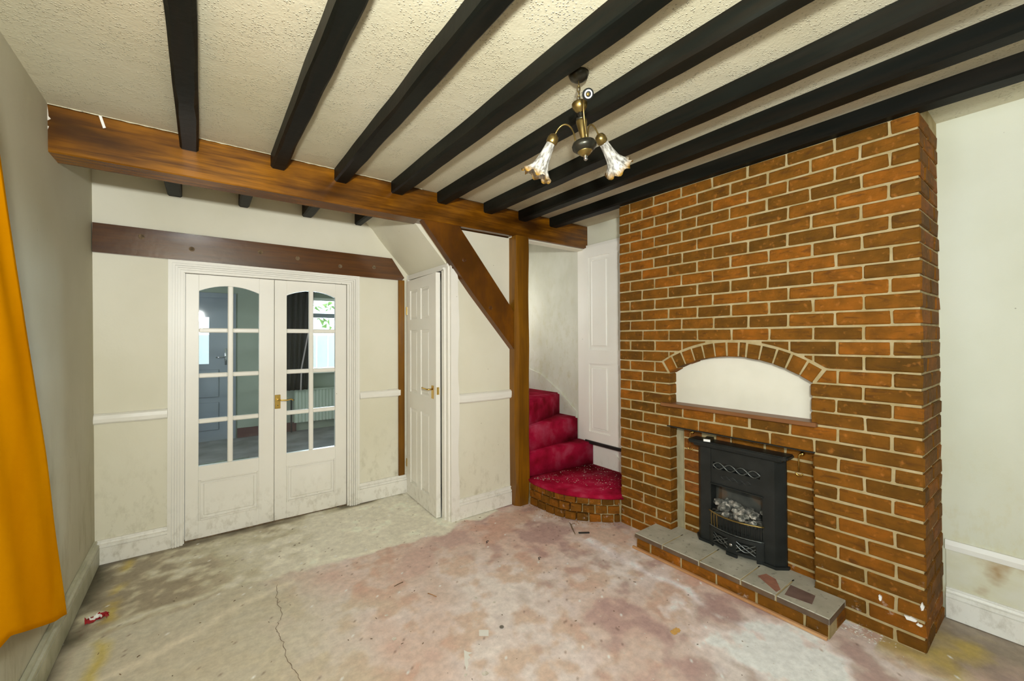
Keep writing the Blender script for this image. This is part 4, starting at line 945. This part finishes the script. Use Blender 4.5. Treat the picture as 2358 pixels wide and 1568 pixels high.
# curved brick base: header bricks set around the curve in three courses
path = [Vector((x, y)) for x, y in [(2.302, 2.83), (2.303, 2.74), (2.306, 2.64), (2.312, 2.56), (2.330, 2.465), (2.362, 2.39), (2.408, 2.325), (2.470, 2.25), (2.548, 2.178), (2.628, 2.122)]]
ln = [0]
for a, b in zip(path, path[1:]): ln.append(ln[-1] + (b - a).length)
def pp(s):
    for i in range(len(path) - 1):
        if s <= ln[i + 1] + 1e-6:
            t = (s - ln[i]) / (ln[i + 1] - ln[i]); return path[i].lerp(path[i + 1], t), (path[i + 1] - path[i]).normalized()
    return path[-1], (path[-1] - path[-2]).normalized()
for c, (z0, z1) in enumerate([(0.002, 0.060), (0.069, 0.128), (0.137, 0.187)]):
    s = 0.0 if c % 2 == 0 else -0.05
    while s < ln[-1] - 0.03:
        a = max(0, s + 0.005); b = min(ln[-1], s + 0.098 - 0.005); s += 0.098
        if b - a < 0.03: continue
        p, t = pp((a + b) / 2); nrm = Vector((-t.y, t.x)); nrm = nrm if nrm.x < 0 or nrm.y < 0 else -nrm
        me = brick_mesh(round((b - a) / 0.004) * 0.004, 0.06, z1 - z0, rnd.randrange(3))
        o = link('brick', me, None, stair, loc=(p.x - nrm.x * 0.022 - 2.7, p.y - nrm.y * 0.022 - 2.9, (z0 + z1) / 2)); o.rotation_euler = (0, 0, math.atan2(t.y, t.x))
# string board on the flank wall
sb = MB().prism([(3.0, 0.70), (3.28, 0.895), (3.565, 1.050), (3.76, 1.086), (4.25, 1.42), (4.25, 0.9), (3.0, 0.5)], 'x', XR - 0.036, XR - 0.02)
bmesh.ops.bevel(sb.bm, geom=sb.bm.edges[:], offset=0.004, segments=1, affect='EDGES'); struct('trim_string', sb, PLS)
struct('trim_riser_panel', MB().box((XR - 0.008, 2.12, 0.19), (XR, 2.90, 0.425)), WHT)
sp_ = MB().prism([(2.52, 0.36), (2.55, 0.36), (2.40, 0.22), (2.37, 0.22)], 'x', XR - 0.02, XR - 0.006); struct('trim_string_end', sp_, WHT)

# stair door on the right wall
def stair_door():
    r = empty('door_4', (XR, 2.5, 0.43), kind='structure')
    x0, x1 = 3.040, 3.075; f = MB()
    ya, yb = 2.868, 2.118; zt, zb = 2.335, 0.448
    cols = [(2.820, 2.560), (2.46, 2.20)]; rows = [(0.535, 1.195), (1.33, 2.235)]
    ys = [yb, 2.20, 2.46, 2.56, 2.82, ya]; zz = [zb, 0.535, 1.195, 1.33, 2.235, zt]
    for a, b in ((0, 1), (2, 3), (4, 5)): f.box((x0, ys[a], zb), (x1, ys[b], zt))
    for a, b in ((1, 2), (3, 4)):
        for q in (0, 2, 4): f.box((x0, ys[a], zz[q]), (x1, ys[b], zz[q + 1]))
        for q in (1, 3): f.box((x0 + 0.012, ys[a], zz[q]), (x1, ys[b], zz[q + 1]))
    f.build('door_leaf', WHT, r)
    for (a, b) in cols:
        for (c, d) in rows: MB().box((x0 + 0.003, b + 0.035, c + 0.035), (x0 + 0.014, a - 0.035, d - 0.035), 0.010).build('raised_panel', WHT, r)
    o = MB().box((x0 - 0.008, yb, 0.415), (x0 + 0.02, 2.872, 0.447), 0.003).build('draught_strip', PBLK, r); o['label'] = 'black rubber draught strip'
stair_door()
fr = MB(); fr.box((3.050, 2.872, 0.43), (XR, 2.905, 2.36), 0.003); fr.box((3.058, 2.905, 0.43), (XR, 2.985, 2.325), 0.004); fr.box((3.062, 2.118, 2.337), (XR, 2.872, 2.365), 0.003)
struct('trim_stair_door_frame', fr, WHT)

# ------------------------------------------------------------ chandelier
lamp = empty('hanging_lamp', (1.272, 1.228, CZ), 'antique brass three-arm hanging lamp with two frilled white glass shades', 'ceiling lamp')
def lp(name, mb, m, sm=True, par=lamp, M=None):
    return link(name, mb.mesh(name), m, par, sm, loc=(0, 0, 0)) if M is None else None
lp('ceiling_rose', MB().lathe([(0.043, 0), (0.043, -0.006), (0.036, -0.022), (0.016, -0.034), (0.004, -0.036)]), DBRS)
# frame tilted about the bottom of the chain
vr = Vector((0.69, -0.724, 0)); vd = Vector((0.724, 0.69, 0))   # screen right and away from the camera
T = Matrix.Translation(Vector((0.002, -0.002, -0.128))) @ Matrix.Rotation(math.radians(-6.0), 4, vd)
for i in range(5):
    z = -0.036 - i * 0.0205; c = MB(); pr = []
    for q in range(17):
        a = 2 * math.pi * q / 16; u = 0.0062 * math.cos(a); v = 0.0145 * math.sin(a)
        pr.append((u if i % 2 else 0, 0 if i % 2 else u, z - 0.010 + v))
    c.tube(pr, 0.0018, 6, cap=False); c.xf(Matrix.Rotation(math.radians(-45), 4, 'Z')); lp('chain_link', c, ABRS)
wire = MB(); wire.tube([(0.004, 0.002, -0.03), (0.006, 0.0, -0.07), (0.001, -0.002, -0.10), (0.003, -0.003, -0.135)], 0.0016, 5); lp('cable', wire, PBLK)
def tl(mb): return mb.xf(T)
lp('upper_cup', tl(MB().lathe([(0.006, 0.012), (0.008, 0.004), (0.032, 0.001), (0.033, -0.003), (0.030, -0.018), (0.020, -0.032), (0.009, -0.037), (0.008, -0.040)])), ABRS)
lp('neck', tl(MB().lathe([(0.009, -0.038), (0.013, -0.046), (0.009, -0.054), (0.010, -0.058), (0.020, -0.064), (0.023, -0.074)])), DBRS)
lp('stem', tl(MB().lathe([(0.022, -0.072), (0.023, -0.082), (0.017, -0.115), (0.011, -0.150), (0.010, -0.162)])), ABRS)
lp('bowl', tl(MB().lathe([(0.012, -0.158), (0.030, -0.160), (0.046, -0.168), (0.052, -0.180), (0.050, -0.192), (0.038, -0.204), (0.030, -0.208)])), DBRS)
lp('bowl_base', tl(MB().lathe([(0.036, -0.200), (0.030, -0.210), (0.020, -0.220), (0.010, -0.225)])), ABRS)
lp('finial', tl(MB().lathe([(0.009, -0.222), (0.010, -0.229), (0.007, -0.234), (0.009, -0.240), (0.004, -0.245)], 14)), CHRM)
def bez(p, n=14):
    out = []
    for i in range(n + 1):
        t = i / n; q = [Vector(a) for a in p]
        while len(q) > 1: q = [a.lerp(b, t) for a, b in zip(q, q[1:])]
        out.append(q[0])
    return out
def shade_mesh():
    m = MB(); n = 48; prof = [(0.019, 0.0), (0.020, -0.02), (0.023, -0.05), (0.028, -0.08), (0.034, -0.105), (0.044, -0.128), (0.056, -0.145), (0.066, -0.155)]
    rings = []
    for j, (r, z) in enumerate(prof):
        f = (j / (len(prof) - 1)) ** 2.5; rg = []
        for k in range(n):
            a = 2 * math.pi * k / n; rr = r * (1 + 0.10 * f * math.sin(8 * a)); zz = z + 0.009 * f * math.sin(8 * a + 1.1)
            rg.append(m.bm.verts.new((rr * math.cos(a), rr * math.sin(a), zz)))
        rings.append(rg)
    inner = []
    for j, rg in enumerate(rings): inner.append([m.bm.verts.new(v.co * 1.0 - Vector((v.co.x, v.co.y, 0)).normalized() * 0.0022) for v in rg])
    for a, b in zip(rings, rings[1:]):
        for k in range(n): m.bm.faces.new((a[k], a[(k + 1) % n], b[(k + 1) % n], b[k]))
    for a, b in zip(inner, inner[1:]):
        for k in range(n): m.bm.faces.new((a[k], b[k], b[(k + 1) % n], a[(k + 1) % n]))
    for k in range(n):
        m.bm.faces.new((rings[-1][k], inner[-1][k], inner[-1][(k + 1) % n], rings[-1][(k + 1) % n])); m.bm.faces.new((rings[0][k], rings[0][(k + 1) % n], inner[0][(k + 1) % n], inner[0][k]))
    return m.mesh('glass_shade')
SM = shade_mesh(); SM.materials.append(SHAD)
def arm(ang, full, lean=0.5):
    d = Matrix.Rotation(math.radians(ang), 3, 'Z') @ (-vd)   # 0 = towards the camera
    u = Vector((0, 0, 1))
    pts = bez([d * 0.034 + u * -0.170, d * 0.030 + u * -0.060, d * 0.085 + u * -0.045, d * 0.118 + u * -0.103])
    a = MB().tube(pts, 0.0036, 8); tl(a); ao = lp('arm', a, ABRS)
    end = pts[-1]; ax = (pts[-1] - pts[-2]).normalized()
    if full: ax = (d * lean - u * (1 - lean * lean) ** 0.5).normalized()
    else: ax = (d * 0.80 - u * 0.6).normalized()
    Q = (-ax).to_track_quat('Z', 'Y').to_matrix().to_4x4()
    L_ = T @ Matrix.Translation(end) @ Q
    if full:
        s = MB().lathe([(0.006, 0.004), (0.019, -0.004), (0.024, -0.016), (0.024, -0.034), (0.021, -0.040)], 16).xf(L_); so_ = link('socket_cup', s.mesh('socket_cup'), ABRS, lamp, True, loc=(0, 0, 0))
        o = bpy.data.objects.new('glass_shade', SM); COL.objects.link(o); o.parent = lamp; o.matrix_basis = L_ @ Matrix.Translation((0, 0, -0.030))
        for p in SM.polygons: p.use_smooth = True
        o['label'] = 'frilled white glass shade with an amber rim'
    else:
        s = MB().lathe([(0.006, 0.004), (0.020, -0.002), (0.024, -0.012), (0.024, -0.024), (0.0235, -0.0245)], 18).xf(L_); h = link('bare_lampholder', s.mesh('bare_lampholder'), PBLK, lamp, True, loc=(0, 0, 0)); h['label'] = 'bare lampholder with no shade'
        s = MB(); s.tube([(0.0148 * math.cos(2 * math.pi * k / 20), 0.0148 * math.sin(2 * math.pi * k / 20), -0.027) for k in range(21)], 0.0022, 6, cap=False).xf(L_); link('ring', s.mesh('ring'), CHRM, h, True, loc=(0, 0, 0))
arm(143, True, 0.76); arm(-100, True, 0.56)
def third():
    # arm leaning towards the camera and ending in a bare lampholder
    d = -vd; u = Vector((0, 0, 1)); sr = vr
    pts = bez([d * 0.030 + u * -0.172 + sr * 0.012, d * 0.040 + u * -0.05 + sr * 0.006, d * 0.085 + u * -0.005 + sr * 0.012, d * 0.125 + u * -0.040 + sr * 0.026])
    a = MB().tube(pts, 0.0036, 8); tl(a); lp('arm', a, ABRS)
    end = pts[-1]; ax = (d * 0.86 - u * 0.5 + sr * 0.12).normalized(); Q = (-ax).to_track_quat('Z', 'Y').to_matrix().to_4x4(); L_ = T @ Matrix.Translation(end) @ Q
    s = MB().lathe([(0.006, 0.006), (0.019, 0.0), (0.0215, -0.012), (0.0215, -0.026)], 18).xf(L_); h = link('bare_lampholder', s.mesh('bare_lampholder'), PBLK, lamp, True, loc=(0, 0, 0)); h['label'] = 'bare black lampholder with no shade'
    s = MB(); s.tube([(0.013 * math.cos(2 * math.pi * k / 20), 0.013 * math.sin(2 * math.pi * k / 20), -0.028) for k in range(21)], 0.0028, 6, cap=False).xf(L_); link('ring', s.mesh('ring'), PAPR, h, True, loc=(0, 0, 0))
    s = MB(); s.tube([(0.002, 0, -0.027), (0.002, 0, -0.030)], 0.006, 8).xf(L_); link('contact', s.mesh('contact'), BRAS, h, True, loc=(0, 0, 0))
third()

# ------------------------------------------------------------ orange curtain
def curtain():
    bm = bmesh.new(); NU, NV = 70, 60; g = {}
    def edge_y(z):   # far edge, slanting
        pts = [(0.19, 2.755), (0.986, 2.424), (1.568, 2.164), (1.955, 1.963), (2.35, 1.76)]
        for (a, b), (c, d) in zip(pts, pts[1:]):
            if z <= c: return b + (d - b) * max(0, (z - a) / (c - a))
        return pts[-1][1]
    for i in range(NU + 1):
        u = i / NU
        for j in range(NV + 1):
            v = j / NV
            zb = 0.19 + 0.095 * min(1, (1 - u) / 0.14) + 0.22 * min(1, max(0, (0.86 - u) / 0.30))
            z = zb + (2.35 - zb) * v
            ye = edge_y(max(0.19, z)); yn = 0.95 + 0.30 * (1 - v); y = yn + (ye - yn) * u
            x = -0.49 + 0.010 * math.sin(u * 24 + v * 1.5) * (1 - 0.5 * u) - 0.012 * v + 0.008 * noise.noise(Vector((u * 5, v * 4, 1)))
            x = max(x, leftx(y, z) + 0.02)
            g[i, j] = bm.verts.new((x, y, z))
    for i in range(NU):
        for j in range(NV): bm.faces.new((g[i, j], g[i + 1, j], g[i + 1, j + 1], g[i, j + 1]))
    bmesh.ops.recalc_face_normals(bm, faces=bm.faces); bmesh.ops.solidify(bm, geom=bm.faces[:], thickness=0.003)
    me = bpy.data.meshes.new('curtain'); bm.to_mesh(me); bm.free()
    o = link('curtain', me, CRT, None, True); setp(o, 'bright orange cloth curtain hanging against the left wall', 'curtain')
curtain()
rd = MB().tube([(-0.50, -0.2, 2.33), (-0.50, 1.45, 2.33)], 0.012, 8); rd.tube([(-0.60, 0.0, 2.33), (-0.50, 0.0, 2.33)], 0.008, 6); rd.tube([(-0.60, 1.3, 2.33), (-0.50, 1.3, 2.33)], 0.008, 6)
setp(rd.build('curtain_rod', BRAS, None, True), 'thin brass curtain rod on the left wall holding the orange curtain', 'curtain rod')

# ------------------------------------------------------------ room beyond the French doors
FY = 7.35
def st_(name, a, b, m, **k): return struct(name, MB().box(a, b), m)
st_('floor_far', (-2.0, YB + 0.12, -0.05), (3.6, FY, 0.0), FARF)
st_('ceiling_far', (-2.0, YB + 0.12, 2.4), (3.6, FY + 0.1, 2.5), PLS)
st_('wall_far_left', (-2.1, YB + 0.12, 0), (-2.0, FY + 0.1, 2.4), FARW)
st_('wall_far_right', (3.6, YB + 0.12, 0), (3.7, FY + 0.1, 2.4), FARW)
wf = MB(); wf.box((-2.0, FY, 0), (-0.60, FY + 0.1, 2.4)); wf.box((0.40, FY, 0), (1.30, FY + 0.1, 2.4)); wf.box((-0.60, FY, 2.12), (0.40, FY + 0.1, 2.4)); wf.box((1.30, FY, 0), (3.4, FY + 0.1, 0.93)); wf.box((1.30, FY, 2.13), (3.4, FY + 0.1, 2.4)); wf.box((3.4, FY, 0), (3.6, FY + 0.1, 2.4))
struct('wall_far', wf, FARW)
struct('wall_far_side', MB().box((-2.0, YB + 0.12, 0), (-0.75, YB + 0.14, 2.4)), FARW)
rail('baseboard_far', [(0, 0), (0.02, 0), (0.02, 0.14), (0, 0.14)], (0.42, FY, 0), (1.2, FY, 0), (0, -1, 0), FSKT)
# grey glazed back door
gd = empty('door_5', (-0.1, FY, 0), kind='structure')
m = MB(); m.box((-0.60, FY - 0.02, 0), (-0.53, FY + 0.06, 2.12)); m.box((0.33, FY - 0.02, 0), (0.40, FY + 0.06, 2.12)); m.box((-0.53, FY - 0.02, 2.05), (0.33, FY + 0.06, 2.12)); m.build('door_frame', GREY, gd)
m = MB(); m.box((-0.53, FY, 0), (-0.40, FY + 0.05, 2.05)); m.box((0.08, FY, 0), (0.33, FY + 0.05, 2.05)); m.box((-0.40, FY, 1.77), (0.08, FY + 0.05, 2.05)); m.box((-0.40, FY, 0), (0.08, FY + 0.05, 1.10)); m.build('door_leaf', GREY, gd)
for z0, z1 in ((0.15, 0.55), (0.62, 1.02)):
    MB().box((-0.38, FY - 0.012, z0), (0.20, FY + 0.002, z1), 0.008).build('raised_panel', GREY, gd)
boxo('pane', (-0.40, FY + 0.02, 1.10), (0.08, FY + 0.026, 1.77), GLS, gd)
h = MB(); h.box((0.265, FY - 0.012, 1.08), (0.29, FY, 1.32), 0.004); h.tube([(0.277, FY, 1.20), (0.277, FY - 0.05, 1.20), (0.16, FY - 0.055, 1.19)], 0.009, 8); h.build('door_handle', CHRM, gd, True)
casement('window_3', (1.30, FY + 0.02, 0.93), (3.4, FY + 0.07, 2.13), 'y')
boxo('trim_far_sill', (1.28, FY - 0.12, 0.905), (3.45, FY + 0.02, 0.93), WHT)['kind'] = 'structure'
tr = MB().box((1.35, FY + 0.01, 1.80), (3.35, FY + 0.08, 1.87)); struct('trim_far_transom', tr, GREY)
# radiator
rdi = empty('radiator', (1.9, FY - 0.08, 0.12), 'white panel radiator below the window in the far room', 'radiator')
m = MB(); n = 30; pts = []
for i in range(n * 4 + 1):
    x = 1.16 + i * (1.5 / (n * 4)); pts.append((x, FY - 0.10 + (0.008 if (i % 4) in (1, 2) else 0.0)))
m.prism(pts + [(2.66, FY - 0.06), (1.16, FY - 0.06)], 'z', 0.14, 0.64); m.build('panel', RADI, rdi)
boxo('top_grille', (1.16, FY - 0.11, 0.64), (2.66, FY - 0.03, 0.66), RADI, rdi); m = MB(); m.tube([(1.12, FY - 0.08, 0.0), (1.12, FY - 0.08, 0.5), (1.16, FY - 0.08, 0.5)], 0.012, 6); m.build('valve_pipe', PBLK, rdi)
# dark curtain in the far room
bm = bmesh.new(); g = {}
for i in range(41):
    for j in range(13):
        u = i / 40; v = j / 12; x = 1.03 + u * (0.30 + 0.10 * v); g[i, j] = bm.verts.new((x, FY - 0.17 + 0.03 * math.sin(u * 30), 0.66 + 1.62 * v))
for i in range(40):
    for j in range(12): bm.faces.new((g[i, j], g[i + 1, j], g[i + 1, j + 1], g[i, j + 1]))
bmesh.ops.solidify(bm, geom=bm.faces[:], thickness=0.004)
me = bpy.data.meshes.new('curtain'); bm.to_mesh(me); bm.free(); o = link('dark_curtain', me, DCUR, None, True); setp(o, 'dark charcoal curtain beside the window in the room beyond the glazed doors', 'curtain')
rb = MB().prism([(1.02, 0.66), (1.04, 0.66), (1.05, 1.0), (1.16, 1.62), (1.14, 1.62), (1.03, 1.0)], 'y', 0, 0.004); rb.xf(Matrix.Translation((0.20, FY - 0.215, 0))); rb.build('tie_back', mat('pale_ribbon', [(0.4, 0.33, 0.33)], rough=0.8), o)['label'] = 'pale tie-back ribbon'
# garden seen through that window
struct('ground_garden', MB().box((-6, FY + 0.15, -0.2), (10, 16, -0.1)), mat('garden_ground', [(0.3, 0.33, 0.25), (0.42, 0.42, 0.38)], (2, 2, 2), rough=0.9))
fn = empty('garden_fence', (2.5, 11.0, -0.1), 'pale board fence in the garden outside the far window', 'fence')
for i in range(26):
    MB().box((-0.6 + i * 0.26, 11.0, -0.1), (-0.6 + i * 0.26 + 0.235, 11.02, 1.55), 0.004).build('board', FENC, fn)
bmb = bmesh.new()
for q in range(160):
    c = Vector((rnd.gauss(3.3, 0.35), rnd.gauss(12.2, 0.3), rnd.gauss(2.2, 0.4))); a = [c + Vector((rnd.uniform(-.12, .12), rnd.uniform(-.12, .12), rnd.uniform(-.12, .12))) for _ in range(3)]
    bmb.faces.new([bmb.verts.new(v) for v in a])
me = bpy.data.meshes.new('foliage'); bmb.to_mesh(me); bmb.free()
tree = empty('garden_tree', (3.3, 12.2, -0.1), 'light green leafy tree behind the garden fence', 'tree'); o = link('foliage', me, LEAF, tree); o['kind'] = 'stuff'
MB().tube([(3.3, 12.2, -0.1), (3.3, 12.2, 2.2)], 0.06, 8).build('trunk', DEBR, tree)

# crumpled sheet on the far floor
bm = bmesh.new(); bmesh.ops.create_grid(bm, x_segments=16, y_segments=10, size=0.5)
for v in bm.verts:
    p = v.co.copy(); v.co = Vector((p.x * 0.9 + 0.0, p.y * 0.5 + 5.6, 0.03 + 0.05 * abs(noise.noise(p * 5)) + 0.03 * abs(noise.noise(p * 11))))
bmesh.ops.solidify(bm, geom=bm.faces[:], thickness=0.003)
me = bpy.data.meshes.new('dust_sheet'); bm.to_mesh(me); bm.free()
setp(link('dust_sheet', me, mat('grey_green_sheet', [(0.10, 0.12, 0.09), (0.22, 0.25, 0.2)], (5, 5, 5), rough=0.8)), 'crumpled grey-green sheet on the far room floor behind the left glazed door', 'sheet')

# ------------------------------------------------------------ litter on the floor
def crumple(name, c, s, m, lab, cat, seed):
    bm = bmesh.new(); bmesh.ops.create_grid(bm, x_segments=7, y_segments=5, size=0.5)
    for v in bm.verts:
        p = v.co.copy(); h = abs(noise.noise(p * 4 + Vector((seed,) * 3)))
        v.co = Vector((c[0] + p.x * s[0] + 0.01 * noise.noise(p * 7), c[1] + p.y * s[1] + 0.01 * noise.noise(p * 6 + Vector((3, 3, 3))), 0.0035 + h * s[2]))
    bmesh.ops.solidify(bm, geom=bm.faces[:], thickness=0.001)
    me = bpy.data.meshes.new(name); bm.to_mesh(me); bm.free(); return setp(link(name, me, m), lab, cat)
wr_ = crumple('sweet_wrapper', (-0.432, 3.02), (0.085, 0.055, 0.05), REDP, 'crumpled shiny red wrapper on the floor near the left skirting', 'wrapper', 1)
pz = crumple('white_print', (-0.435, 3.012), (0.045, 0.02, 0.05), PAPR, '', None, 1)
for v in pz.data.vertices: v.co.z += 0.004
pz.parent = wr_
lb = MB().prism([(1.101, 1.760), (1.139, 1.731), (1.116, 1.696), (1.079, 1.724)], 'z', 0.0032, 0.0042); setp(lb.build('paper_label', PAPR), 'small white square paper label on the pink floor', 'label')
tb = MB().prism([(2.238, 2.19), (2.305, 2.145), (2.298, 2.134), (2.231, 2.178)], 'z', 0.003, 0.009); setp(tb.build('black_strip', PBLK), 'short black plastic strip on the floor before the curved step', 'strip')
tw = MB(); tw.tube([(2.300, 2.345, 0.008), (2.27, 2.30, 0.016), (2.245, 2.262, 0.012), (2.20, 2.185, 0.006)], 0.004, 6, radii=[0.002, 0.004, 0.005, 0.002]); tw.tube([(2.27, 2.30, 0.016), (2.29, 2.28, 0.03)], 0.002, 5); setp(tw.build('twig', DEBR, None, True), 'dark broken twig on the floor in front of the curved brick step', 'twig')
for nm, p, lab in (('bent_staple', (1.626, 2.479), 'small bent black clip on the floor in front of the cupboard'), ('bent_staple', (1.776, 2.088), 'small bent black clip alone in the middle of the pink floor')):
    c = MB(); c.tube([(p[0] + 0.010 * math.cos(a), p[1] + 0.010 * math.sin(a), 0.006) for a in [i * 0.5 for i in range(9)]] + [(p[0] - 0.02, p[1] - 0.012, 0.006)], 0.0022, 5); setp(c.build(nm, PBLK, None, True), lab, 'clip', 'bent black clips on the floor')
crumple('dry_leaf', (1.865, 1.172), (0.055, 0.028, 0.004), mat('dry_leaf_skin', [(0.62, 0.33, 0.08), (0.7, 0.42, 0.14)], (30, 30, 30), rough=0.7), 'flat orange dry leaf on the floor in front of the hearth', 'leaf', 4)
crumple('coin_disc', (1.165, 1.865 - 0.11), (0.022, 0.022, 0.001), mat('grey_disc', [(0.16, 0.15, 0.13)], rough=0.5), 'small dark grey disc on the floor right of the white label', 'disc', 6) if False else None
def scatter(name, n, m, pos, lab, cat, smin, smax, seed):
    r = random.Random(seed); bm = bmesh.new()
    for i in range(n):
        x, y, z = pos(r); s = r.uniform(smin, smax); a = r.uniform(0, 6.28); l = s * r.uniform(0.6, 2.2); w = s * r.uniform(0.3, 0.8); h = s * 0.4
        ca, sa = math.cos(a), math.sin(a); P = [(-l, -w), (l, -w * .6), (l * .8, w), (-l * .7, w * .8)]
        lo_ = [bm.verts.new((x + u * ca - v * sa, y + u * sa + v * ca, z)) for u, v in P]; hi_ = [bm.verts.new((x + (u * ca - v * sa) * .6, y + (u * sa + v * ca) * .6, z + h)) for u, v in P]
        bm.faces.new(hi_)
        for k in range(4): bm.faces.new((lo_[k], lo_[(k + 1) % 4], hi_[(k + 1) % 4], hi_[k]))
    me = bpy.data.meshes.new(name); bm.to_mesh(me); bm.free(); return setp(link(name, me, m), lab, cat, kind='stuff')
scatter('plaster_crumbs', 320, CHIP, lambda r: (r.uniform(0.4, 2.35), r.uniform(0.6, 2.8), 0.0022), 'pale plaster crumbs strewn over the pink floor', 'crumbs', 0.001, 0.0035, 1)
scatter('floor_grit', 200, DEBR, lambda r: (r.uniform(-0.4, 2.3), r.uniform(0.8, 3.6), 0.0022), 'dark grit and splinters strewn over the whole floor', 'grit', 0.0012, 0.0045, 2)
def by_step(r):
    s = r.uniform(0, ln[-1]); p, t = pp(s); nrm = Vector((-t.y, t.x)); nrm = nrm if nrm.x < 0 or nrm.y < 0 else -nrm; d = abs(r.gauss(0.02, 0.03)) + 0.012
    return (p.x + nrm.x * d, p.y + nrm.y * d, 0.002)
scatter('rubble_by_step', 150, BATT, by_step, 'orange-brown mortar rubble along the foot of the curved step', 'rubble', 0.0015, 0.005, 3)
scatter('carpet_flecks', 300, CHIP, lambda r: (lambda x, y: (x, y, 0.2185))(*(lambda: (lambda x: (x, r.uniform(2.88 - 0.75 * min(1, (x - 2.27) / 0.36) + 0.06, 2.82)))(r.uniform(2.33, 3.05)))()), 'pale flecks of plaster on the lowest red carpeted tread', 'flecks', 0.001, 0.004, 4)
scatter('hearth_rubble', 110, CHIP, lambda r: (2.60 + r.gauss(0, 0.05), r.gauss(0.62, 0.05), 0.002), 'crumbled mortar on the floor at the right end of the hearth', 'rubble', 0.002, 0.006, 5)

sp = MB(); sp.prism([p for p in [(0.975, 1.690), (0.982, 1.671), (0.998, 1.652), (0.976, 1.653), (0.977, 1.633), (0.960, 1.630), (0.950, 1.606), (0.923, 1.578), (0.936, 1.616)]][::-1], 'z', 0.0025, 0.0031)
sp.build('paint_splash', PAPR, bpy.data.objects['floor'])
for c, rr in (((0.908, 1.561), 0.008), ((0.981, 1.517), 0.016), ((0.775, 2.144), 0.011), ((0.745, 1.954), 0.013), ((1.223, 1.986), 0.010), ((1.283, 1.894), 0.009)):
    x, y = c; b = MB(); b.prism([(x + rr * math.cos(i * 0.7) * rnd.uniform(0.7, 1.1), y + rr * math.sin(i * 0.7) * rnd.uniform(0.7, 1.1)) for i in range(9)], 'z', 0.0025, 0.0029); b.build('paint_spot', CHIP, bpy.data.objects['floor'])
x, y = (1.203, 1.710); setp(MB().lathe([(0.011, 0.003), (0.011, 0.0045)], 16, (x, y, 0)).build('flat_disc', mat('grey_disc', [(0.16, 0.15, 0.13)], rough=0.5)), 'small flat dark grey disc on the pink floor right of the white label', 'disc')
for (a, b), lab in ((((0.900, 2.362), (0.957, 2.373)), 'thin brown splinter on the floor between crack and black clips'), (((1.027, 2.184), (1.052, 2.126)), 'short straw-coloured splinter on the pink floor')):
    p0 = a; p1 = b; m_ = MB(); m_.tube([(p0[0], p0[1], 0.005), ((p0[0] + p1[0]) / 2, (p0[1] + p1[1]) / 2, 0.007), (p1[0], p1[1], 0.005)], 0.0022, 5); setp(m_.build('splinter', DEBR if 'brown' in lab else BATT, None, True), lab, 'splinter', 'splinters on the floor')
